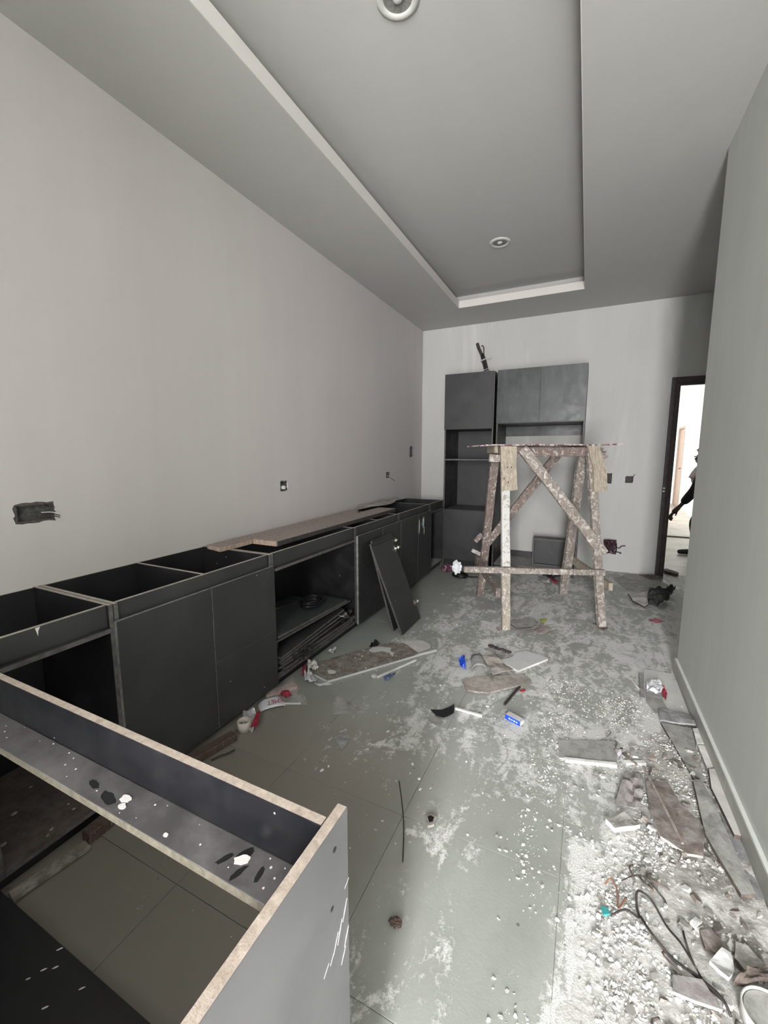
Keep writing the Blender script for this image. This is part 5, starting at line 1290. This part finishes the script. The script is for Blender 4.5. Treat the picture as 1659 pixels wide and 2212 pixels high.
# right side, along the skirting
lay('slab_bb', 'pale_panel', 'pale smooth panel lying against the far end of the skirting', 'panel', ('slab_white', 'slab_grey'), 0.006)
lay('slab_bb2', 'grey_sheet', 'grey sheet overlapping the pale panel, with crumpled wrapper on its end', 'panel', 'slab_grey', 0.005, z=0.008)
lay('strip_bb', 'veined_strip', 'grey veined strip lying crosswise towards the skirting', 'strip', 'slab_marble', 0.008, z=0.016, crumple=0.010, cuts=2, freq=7)
lay('board_bb', 'grey_board', 'long tapered grey board just below the veined strip', 'board', ('slab_grey', 'wire_dark'), 0.012, z=0.001)
crumpled('wrap_bb', 'crumpled_wrapper', 'crumpled silver-white wrapper on the pale panel by the skirting', 'wrapper', 'film_white', 0.035, seed=22, z=0.014)
crumpled('red_bb', 'wrapper', 'crimson end of a wrapper on the pale panel by the skirting', 'wrapper', 'red', 0.02, seed=23, z=0.012)
lay('stickbb', 'grey_strip', 'short dark grey strip left of the silver-white wrapper', 'strip', 'slab_marble', 0.004, z=0.014)
lay('sliver', 'plaster_sliver', 'thin white plaster sliver left of the dark grey strip', 'plaster', 'plasterchip', 0.006)
lay('block1', 'plaster_block', 'white plaster block against the skirting, the farther of two', 'block', ('plasterchip', 'plasterchip2'), 0.024, z=0.001, crumple=0.004, cuts=2)
lay('block2', 'plaster_block', 'white plaster block against the skirting, the nearer of two', 'block', ('plasterchip', 'plasterchip2'), 0.022, z=0.001, crumple=0.005, cuts=2)
lay('strip3', 'wooden_strip', 'long pale rough strip leaning along the skirting below the plaster blocks', 'strip', ('paper', 'bark'), 0.016, z=0.012, crumple=0.006, cuts=2, freq=8)
lay('board4', 'long_board', 'long dusty grey board running along the right wall to the frame edge', 'board', ('slab_grey', 'bark'), 0.016, z=0.012, crumple=0.006, cuts=3, freq=6)
lay('board5', 'long_board', 'narrow grey board nearest the skirting, running beside the long board', 'board', ('slab_marble', 'bark'), 0.012, z=0.001, cuts=1)
lay('brown_b', 'brown_board', 'wide brown board half buried in plaster chips on the right', 'board', ('brownboard', 'plasterchip2'), 0.010, z=0.012, crumple=0.006, cuts=2, freq=5)
stick('stick_b', 'thin_stick', 'thin pale stick lying lengthwise on the brown board', 'stick', 'plank', 0.009, 0.007, z=0.034)
lay('cloth_b', 'plastic_sheet', 'mauve-grey crumpled plastic sheet left of the brown board', 'sheet', 'cloth_grey', 0.003, z=0.010, crumple=0.022, cuts=5, freq=16)
lay('panel_b', 'board_offcut', 'grey rectangular board offcut with a broken white front edge', 'board', ('slab_grey', 'plasterchip2'), 0.008)
stick('edge_b', 'plaster_strip', 'white plaster strip along the front of the grey offcut', 'strip', 'plasterchip', 0.018, 0.016)
stick('edge_b2', 'plaster_strip', 'short broken white plaster strip right of the grey offcut', 'strip', 'plasterchip', 0.020, 0.014)
lay('stone_b', 'plaster_lump', 'large grey-white plaster lump at the edge of the rubble', 'lump', ('plasterchip2', 'plasterchip'), 0.020, z=0.002, crumple=0.012, cuts=3, freq=12)
lay('spike_b', 'torn_film', 'thin pointed torn film sticking up beside the grey offcut', 'film', 'film', 0.002, z=0.004, crumple=0.02, cuts=3)
lay('slab_c', 'tile_fragment', 'mauve-grey tile fragment with a pale front edge at the lower right', 'tile', ('cloth_grey', 'plasterchip'), 0.009, z=0.014)
lay('brown_c', 'bark_piece', 'brown rounded slab under the white blob at the lower right', 'slab', ('brownboard', 'bark'), 0.010, z=0.012, crumple=0.006, cuts=2)
lay('white_c', 'plaster_lump', 'large smooth white plaster blob at the lower right', 'lump', 'slab_white', 0.012, z=0.024, crumple=0.014, cuts=3, freq=12)
lay('grey_c', 'mortar_slab', 'grey-green mortar slab right of the white blob', 'slab', ('plasterchip2', 'bark'), 0.014, z=0.012, crumple=0.010, cuts=3)
lay('bark_c', 'bark_piece', 'curved dark bark strip at the lower right corner', 'bark', 'bark', 0.014, z=0.030, crumple=0.022, cuts=3)
lay('pale_c', 'plaster_piece', 'round pale green-white plaster piece in the lower right rubble', 'plaster', 'slab_white', 0.009, z=0.014, crumple=0.004, cuts=2)
lay('teal', 'teal_chip', 'tiny teal plastic chip on the white rubble', 'chip', 'teal', 0.006, z=0.008)
og = [Vector((*p, 0.012)) for p in DEB['orange']]
tag(centre(tube('rusty_wire', [og[0], og[1] + Vector((0, 0, .012)), og[2] + Vector((0.012, -0.01, .01)), og[3] + Vector((0.03, -0.03, 0.004)), og[2] + Vector((0.035, -0.012, 0.008))], 0.0026, M['orange'])), 'short rusty orange wire curl in the rubble', 'wire')
for key, lb, r_ in (('wire1', 'bent dark wire forming a tall hook over the rubble', 0.0032), ('wire2', 'thick dark wire running down to the lower right corner', 0.004), ('wire3', 'thin dark wire above the bent hook', 0.002), ('wire4', 'short branching dark wire between the two long wires', 0.003)):
    ps = [Vector((x, y, 0.020 + 0.012 * math.sin(i * 1.9))) for i, (x, y) in enumerate(DEB[key])]
    tag(centre(tube('wire', ps, r_, M['wire_dark'])), lb, 'wire', 'dark wires in the rubble')
ps = [Vector((x, y, 0.006)) for x, y in DEB['wireA']]
tag(centre(tube('wire', ps, 0.0022, M['wire_dark'])), 'thin straight dark wire alone on the clear tiles', 'wire')
pa = thing('hollow_shard', 'small dark hollow shard on the clear tiles near the lone wire', 'shard', (*DEB['pebbleA'][0], 0.0))
sheet('shell', DEB['pebbleA'], 0.010, M['card'], z=0.001, crumple=0.004, cuts=2, parent=pa)
cxp = [(x * 0.55 + 0.45 * (sum(p[0] for p in DEB['pebbleA']) / 5), y * 0.55 + 0.45 * (sum(p[1] for p in DEB['pebbleA']) / 5)) for x, y in DEB['pebbleA']]
sheet('hollow', cxp, 0.0015, M['black'], z=0.0155, parent=pa)
# pale round bucket rim at the very corner
bk = thing('bucket', 'pale round bucket cut off by the lower right corner of the picture', 'bucket', (0.487, 1.165, 0.0))
lathe('bucket', [(0.0, 0.004), (0.050, 0.004), (0.060, 0.010), (0.062, 0.05), (0.058, 0.052), (0.056, 0.014), (0.0, 0.012)], (0.487, 1.165, 0.0), M['slab_white'], bk, seg=30)
lathe('cap', [(0.055, 0.045), (0.0, 0.047)], (0.487, 1.165, 0.0), M['slab_grey'], bk, seg=30)
crumple_ball('dirt_clod', (-0.435, 0.985, 0.010), 0.014, M['beam'], 'brown dirt clod beside the peninsula end panel', 'clod', 11, (1.4, 0.9, 0.7))

# ------------------------------------------------------------------ rubble: heaps, chips, grit
def edge_at(y): return -0.06 + 0.19 * max(0.0, min(1.2, (y - 0.9) / 0.8)) + 0.03 * math.sin(y * 5.1) + 0.02 * math.sin(y * 13)
def dens(x, y):
    """how much rubble lies at a spot (0..1)"""
    if x > 0.58 or y < 0.35: return 0
    edge = edge_at(y) - 0.02
    v = max(0.0, min(1.0, (x - edge) / 0.12)) * max(0.0, min(1.0, (2.75 - y) / 0.9))
    v = max(v, 0.22 * max(0.0, min(1.0, (x + 0.9) / 0.7)) * max(0, min(1, (y - 1.2) / 0.5)) * max(0, min(1, (3.2 - y) / 0.6)))
    return v
bm = bmesh.new(); nx, ny = 70, 200; X0, X1, Y0, Y1 = -0.16, 0.584, 0.2, 2.7; g_ = []
for i in range(nx + 1):
    for j in range(ny + 1):
        x = X0 + (X1 - X0) * i / nx; y = Y0 + (Y1 - Y0) * j / ny
        n1 = noise.noise(Vector((x * 7, y * 7, 3))); n2 = noise.noise(Vector((x * 22, y * 22, 5))); n3 = noise.noise(Vector((x * 60, y * 60, 5)))
        edge = edge_at(y) + 0.02 + 0.05 * noise.noise(Vector((x * 9, y * 9, 7)))
        m_ = max(0.0, min(1.0, (x - edge) / 0.30)) * max(0.0, min(1.0, (2.6 - y) / 0.8))
        h = m_ * (0.011 + 0.008 * n1 + 0.005 * n2 + 0.003 * n3) - 0.0022
        if x > 0.5: h += 0.003
        g_.append(bm.verts.new((x, y, h)))
for i in range(nx):
    for j in range(ny):
        q = [g_[i * (ny + 1) + j], g_[(i + 1) * (ny + 1) + j], g_[(i + 1) * (ny + 1) + j + 1], g_[i * (ny + 1) + j + 1]]
        if max(v.co.z for v in q) > -0.0005: bm.faces.new(q)
bmesh.ops.delete(bm, geom=[v for v in bm.verts if not v.link_faces], context='VERTS')
tag(centre(mesh_from('plaster_dust', bm, M['dust'], smooth=True)), 'layer of heaped plaster dust covering the floor along the right wall', 'dust', None, 'stuff')

def chip_mesh(bm, c, r, rnd, flat=0.45):
    n = rnd.choice((5, 6)); a0 = rnd.uniform(0, 6.28); el = rnd.uniform(0.5, 1.0); ph = rnd.uniform(0, 3.14)
    ca_, sa_ = math.cos(ph), math.sin(ph); h = r * flat * rnd.uniform(0.6, 1.3); lo, hi = [], []
    tx, ty = rnd.uniform(-0.35, 0.35), rnd.uniform(-0.35, 0.35)
    for k in range(n):
        a = a0 + 2 * PI * k / n; rr = r * rnd.uniform(0.7, 1.15); u, v = rr * math.cos(a), rr * math.sin(a) * el
        x, y = u * ca_ - v * sa_, u * sa_ + v * ca_
        lo.append(bm.verts.new((c[0] + x, c[1] + y, c[2])))
        hi.append(bm.verts.new((c[0] + x * 0.72, c[1] + y * 0.72, c[2] + h + x * tx + y * ty)))
    bm.faces.new(hi)
    for k in range(n): bm.faces.new((lo[k], lo[(k + 1) % n], hi[(k + 1) % n], hi[k]))
rnd = random.Random(21)
bms = [bmesh.new(), bmesh.new()]; cnt = 0; tries = 0
while cnt < 22000 and tries < 300000:
    tries += 1
    if rnd.random() < 0.75: x, y = rnd.uniform(-0.15, 0.58), rnd.uniform(0.5, 2.7)
    else: x, y = rnd.uniform(-1.2, 0.58), rnd.uniform(0.7, 4.6)
    d = dens(x, y) + (0.05 if x > -0.9 else 0.015)
    cl = noise.noise(Vector((x * 5, y * 5, 1.5)))
    if rnd.random() > d * (0.65 + 1.3 * cl): continue
    r = 0.0014 + 0.0080 * rnd.random() ** 4.5
    if y > 1.7: r *= 0.66
    z = 0.0 if x < edge_at(y) + 0.09 else 0.006
    chip_mesh(bms[0 if rnd.random() < 0.8 else 1], (x, y, z), r, rnd); cnt += 1
tag(centre(mesh_from('plaster_grit', bms[0], M['plasterchip'])), 'small white plaster grit scattered over the floor and the rubble strip', 'rubble', None, 'stuff')
tag(centre(mesh_from('mortar_grit', bms[1], M['plasterchip2'])), 'small grey mortar grit scattered over the floor and the rubble strip', 'rubble', None, 'stuff')
# countable larger chips
protos = []
for k in range(8):
    bm = bmesh.new(); r2 = random.Random(300 + k); chip_mesh(bm, (0, 0, 0), 1.0, r2, 0.4)
    bmesh.ops.recalc_face_normals(bm, faces=bm.faces)
    me = bpy.data.meshes.new('plaster_chip'); bm.to_mesh(me); bm.free(); me.materials.append(M['plasterchip'] if k < 6 else M['plasterchip2']); protos.append(me)
rnd = random.Random(77); placed = 0
def put_chip(x, y, r, z, lb, grp):
    o = bpy.data.objects.new('plaster_chip', rnd.choice(protos)); COL.objects.link(o)
    o.location = (x, y, z); o.scale = (r, r * rnd.uniform(0.55, 1), r); o.rotation_euler = (rnd.uniform(-.15, .15), rnd.uniform(-.15, .15), rnd.uniform(0, 6.28))
    tag(o, lb, 'plaster chip', grp)
while placed < 170:
    x, y = rnd.uniform(0.02, 0.56), rnd.uniform(0.95, 2.15)
    if rnd.random() > dens(x, y): continue
    r = 0.007 + 0.014 * rnd.random() ** 2.4
    put_chip(x, y, r, 0.011 if x > 0.2 else 0.003, 'loose plaster chip lying in the rubble strip along the right wall', 'plaster chips in the rubble strip'); placed += 1
placed = 0
while placed < 60:
    x, y = rnd.uniform(-1.1, 0.1), rnd.uniform(1.1, 3.4)
    put_chip(x, y, 0.006 + 0.006 * rnd.random() ** 2, 0.0012, 'small white plaster chip lying on the open floor tiles', 'plaster chips on the open floor'); placed += 1
grey = [bpy.data.meshes.new('g')]
for k in range(5):
    bm = bmesh.new(); r2 = random.Random(500 + k); chip_mesh(bm, (0, 0, 0), 1.0, r2, 0.35)
    bmesh.ops.recalc_face_normals(bm, faces=bm.faces)
    me = bpy.data.meshes.new('mortar_piece'); bm.to_mesh(me); bm.free(); me.materials.append(M['slab_grey'] if k % 2 else M['brownboard']); grey.append(me)
for i in range(70):
    x, y = rnd.uniform(0.24, 0.55), rnd.uniform(1.0, 2.3); r = rnd.uniform(0.012, 0.030)
    o = bpy.data.objects.new('mortar_piece', rnd.choice(grey[1:])); COL.objects.link(o)
    o.location = (x, y, 0.010); o.scale = (r, r * rnd.uniform(0.5, 1), r * 0.8); o.rotation_euler = (rnd.uniform(-.2, .2), rnd.uniform(-.2, .2), rnd.uniform(0, 6.28))
    tag(o, 'flat grey-brown mortar piece lying among the white chips along the right wall', 'mortar piece', 'grey mortar pieces in the rubble strip')
# dark bits of bark and mortar
for i in range(26):
    x, y = rnd.uniform(0.12, 0.56), rnd.uniform(0.95, 2.3)
    P_ = [Vector((x, y, 0.016)), Vector((x + rnd.uniform(-.02, .02), y - rnd.uniform(0.01, 0.03), 0.022)), Vector((x + rnd.uniform(-.01, .05), y - rnd.uniform(0.03, 0.07), 0.016))]
    tag(centre(tube('wood_splinter', P_, rnd.uniform(0.0018, 0.004), M['bark'], n=3, sides=5)), 'dark curved wood splinter lying in the rubble strip', 'splinter', 'dark splinters in the rubble strip')

# ================================================================== PERSON in the hall doorway
pp = thing('person', 'person in pink shirt and black trousers bending forward beyond the door frame', 'person', (1.50, 7.08, 0.0))
def skinned(name, joints, bones, mat, parent, sub=2, root=0):
    me = bpy.data.meshes.new(name); names = list(joints); ix = {n: i for i, n in enumerate(names)}
    me.from_pydata([joints[n][0] for n in names], [(ix[a], ix[b_]) for a, b_ in bones], [])
    me.materials.append(mat)
    o = bpy.data.objects.new(name, me); COL.objects.link(o)
    me.transform(Matrix.Translation(-wloc(parent))); o.parent = parent
    m_ = o.modifiers.new('skin', 'SKIN'); m_.use_smooth_shade = True
    for n, i in ix.items():
        r = joints[n][1]; me.skin_vertices[0].data[i].radius = (r, r) if not isinstance(r, tuple) else r
        me.skin_vertices[0].data[i].use_root = (i == root)
    s_ = o.modifiers.new('sub', 'SUBSURF'); s_.levels = sub; s_.render_levels = sub
    return o
J = {'pelvis': ((1.640, 7.10, 0.82), 0.105), 'belly': ((1.575, 7.09, 0.97), 0.100), 'chest': ((1.465, 7.07, 1.12), 0.112), 'upper': ((1.445, 7.06, 1.215), 0.085),
     'neck': ((1.415, 7.05, 1.285), 0.046), 'chin': ((1.400, 7.04, 1.310), 0.060), 'head': ((1.405, 7.04, 1.375), 0.080), 'crown': ((1.420, 7.04, 1.435), 0.055),
     'nose0': ((1.350, 7.035, 1.352), 0.016), 'nose': ((1.325, 7.033, 1.338), 0.010),
     'shN': ((1.425, 6.93, 1.20), 0.060), 'elN': ((1.345, 6.90, 0.93), 0.042), 'wrN': ((1.195, 6.92, 0.700), 0.026),
     'palm': ((1.150, 6.925, 0.640), 0.038), 'knuck': ((1.115, 6.925, 0.588), 0.032),
     'shF': ((1.50, 7.24, 1.19), 0.060), 'elF': ((1.56, 7.33, 0.93), 0.042), 'wrF': ((1.50, 7.30, 0.70), 0.026), 'haF': ((1.47, 7.28, 0.63), 0.030),
     'hipN': ((1.630, 7.00, 0.78), 0.088), 'knN': ((1.395, 6.985, 0.50), 0.062), 'caN': ((1.425, 7.02, 0.30), 0.050), 'anN': ((1.440, 7.06, 0.085), 0.036), 'heN': ((1.42, 7.062, 0.05), 0.036), 'toN': ((1.255, 7.072, 0.035), 0.028),
     'hipF': ((1.660, 7.20, 0.78), 0.088), 'knF': ((1.500, 7.22, 0.47), 0.062), 'anF': ((1.66, 7.24, 0.085), 0.036), 'heF': ((1.64, 7.24, 0.05), 0.036), 'toF': ((1.48, 7.25, 0.035), 0.028)}
B = [('pelvis', 'belly'), ('belly', 'chest'), ('chest', 'upper'), ('upper', 'neck'), ('neck', 'chin'), ('chin', 'head'), ('head', 'crown'), ('head', 'nose0'), ('nose0', 'nose'),
     ('upper', 'shN'), ('shN', 'elN'), ('elN', 'wrN'), ('wrN', 'palm'), ('palm', 'knuck'), ('upper', 'shF'), ('shF', 'elF'), ('elF', 'wrF'), ('wrF', 'haF'),
     ('pelvis', 'hipN'), ('hipN', 'knN'), ('knN', 'caN'), ('caN', 'anN'), ('anN', 'heN'), ('heN', 'toN'), ('pelvis', 'hipF'), ('hipF', 'knF'), ('knF', 'anF'), ('anF', 'heF'), ('heF', 'toF')]
body = skinned('body', J, B, M['skin'], pp, 2)
# fingers of the near hand: four hanging curled fingers and a thumb
for i, (dx, dy, L) in enumerate(((-0.016, -0.024, 0.070), (-0.006, -0.008, 0.080), (0.004, 0.008, 0.076), (0.012, 0.024, 0.060))):
    k0 = Vector((1.135 + dx * 0.4, 6.925 + dy * 0.8, 0.615)); k1 = Vector((1.108 + dx, 6.925 + dy, 0.578)); k2 = k1 + Vector((-0.012 + dx * 0.3, dy * 0.2, -L * 0.5)); k3 = k2 + Vector((0.010, 0, -L * 0.42)); k4 = k3 + Vector((0.012, 0, -L * 0.2))
    skinned('finger', {'a': (k0, 0.015), 'b': (k1, 0.014), 'c': (k2, 0.0125), 'd': (k3, 0.011), 'e': (k4, 0.009)}, [('a', 'b'), ('b', 'c'), ('c', 'd'), ('d', 'e')], M['skin'], pp, 1)
skinned('thumb', {'a': (Vector((1.165, 6.905, 0.655)), 0.013), 'b': (Vector((1.160, 6.888, 0.618)), 0.011), 'c': (Vector((1.152, 6.883, 0.585)), 0.009), 'd': (Vector((1.145, 6.885, 0.565)), 0.007)}, [('a', 'b'), ('b', 'c'), ('c', 'd')], M['skin'], pp, 1)
def grow(keys, add, rename=None): return {k: (J[k][0], J[k][1] + add) for k in keys}
Jt = grow(['pelvis', 'belly', 'chest', 'upper'], 0.022)
Jt['belly'] = (J['belly'][0], 0.165); Jt['chest'] = (Vector(J['chest'][0]) + Vector((-0.02, 0, -0.01)), 0.190); Jt['upper'] = (J['upper'][0], 0.11)
Jt['shN'] = (J['shN'][0], 0.078); Jt['shF'] = (J['shF'][0], 0.078); Jt['n'] = ((1.425, 7.055, 1.262), 0.062)
skinned('shirt', Jt, [('pelvis', 'belly'), ('belly', 'chest'), ('chest', 'upper'), ('upper', 'shN'), ('upper', 'shF'), ('upper', 'n')], M['shirt'], pp, 2)
for a, b_, w_ in (('shN', 'elN', 'wrN'), ('shF', 'elF', 'wrF')):
    s0 = Vector(J[a][0]).lerp(Vector(J[b_][0]), 0.15)
    skinned('sleeve', {'a': (s0, 0.070), 'b': (J[b_][0], 0.070), 'c': (Vector(J[b_][0]).lerp(Vector(J[w_][0]), 0.5), 0.062), 'd': (Vector(J[b_][0]).lerp(Vector(J[w_][0]), 0.88), 0.052)}, [('a', 'b'), ('b', 'c'), ('c', 'd')], M['blackcloth'], pp, 2)
Jl = grow(['pelvis', 'hipN', 'knN', 'caN', 'hipF', 'knF'], 0.018)
Jl['knN'] = (J['knN'][0], 0.088); Jl['aN'] = ((1.438, 7.05, 0.12), 0.055); Jl['aF'] = ((1.655, 7.238, 0.12), 0.055); Jl['waist'] = ((1.62, 7.095, 0.88), 0.120)
skinned('trousers', Jl, [('waist', 'pelvis'), ('pelvis', 'hipN'), ('hipN', 'knN'), ('knN', 'caN'), ('caN', 'aN'), ('pelvis', 'hipF'), ('hipF', 'knF'), ('knF', 'aF')], M['blackcloth'], pp, 2)
for a, b_ in (('heN', 'toN'), ('heF', 'toF')):
    h_, t_ = Vector(J[a][0]), Vector(J[b_][0])
    skinned('shoe', {'h': (h_ + Vector((0.02, 0, -0.003)), 0.046), 'm': (h_.lerp(t_, 0.5), 0.043), 't': (t_ + Vector((-0.02, 0, -0.002)), 0.032), 'u': (h_ + Vector((0.01, 0, 0.05)), 0.042)}, [('u', 'h'), ('h', 'm'), ('m', 't')], M['black'], pp, 2)
# hair cap, ear, eyes, mouth
hc_ = Vector(J['head'][0])
bm = bmesh.new(); bmesh.ops.create_icosphere(bm, subdivisions=3, radius=0.098)
for v in list(bm.verts): v.co = Vector((v.co.x * 1.02, v.co.y * 0.88, v.co.z * 1.02))
bmesh.ops.delete(bm, geom=[v for v in bm.verts if v.co.z < -0.03 or (v.co.x < -0.045 and v.co.z < 0.045)], context='VERTS')
for v in bm.verts: v.co += hc_ + Vector((0.012, 0, 0.028))
mesh_from('hair', bm, M['hair'], pp, smooth=True)
for s in (-1, 1):
    bm = bmesh.new(); bmesh.ops.create_icosphere(bm, subdivisions=2, radius=0.012, matrix=Matrix.Translation(hc_ + Vector((-0.070, s * 0.030, 0.0))))
    mesh_from('eye', bm, M['white_pl'], pp, smooth=True)
    bm = bmesh.new(); bmesh.ops.create_icosphere(bm, subdivisions=2, radius=0.022)
    for v in bm.verts: v.co = Vector((v.co.x * 0.8, v.co.y * 0.4, v.co.z * 1.3)) + hc_ + Vector((0.008, s * 0.078, -0.012))
    mesh_from('ear', bm, M['skin'], pp, smooth=True)
bar('mouth', hc_ + Vector((-0.066, -0.022, -0.062)), hc_ + Vector((-0.066, 0.022, -0.062)), 0.012, 0.009, M['purple'], pp)
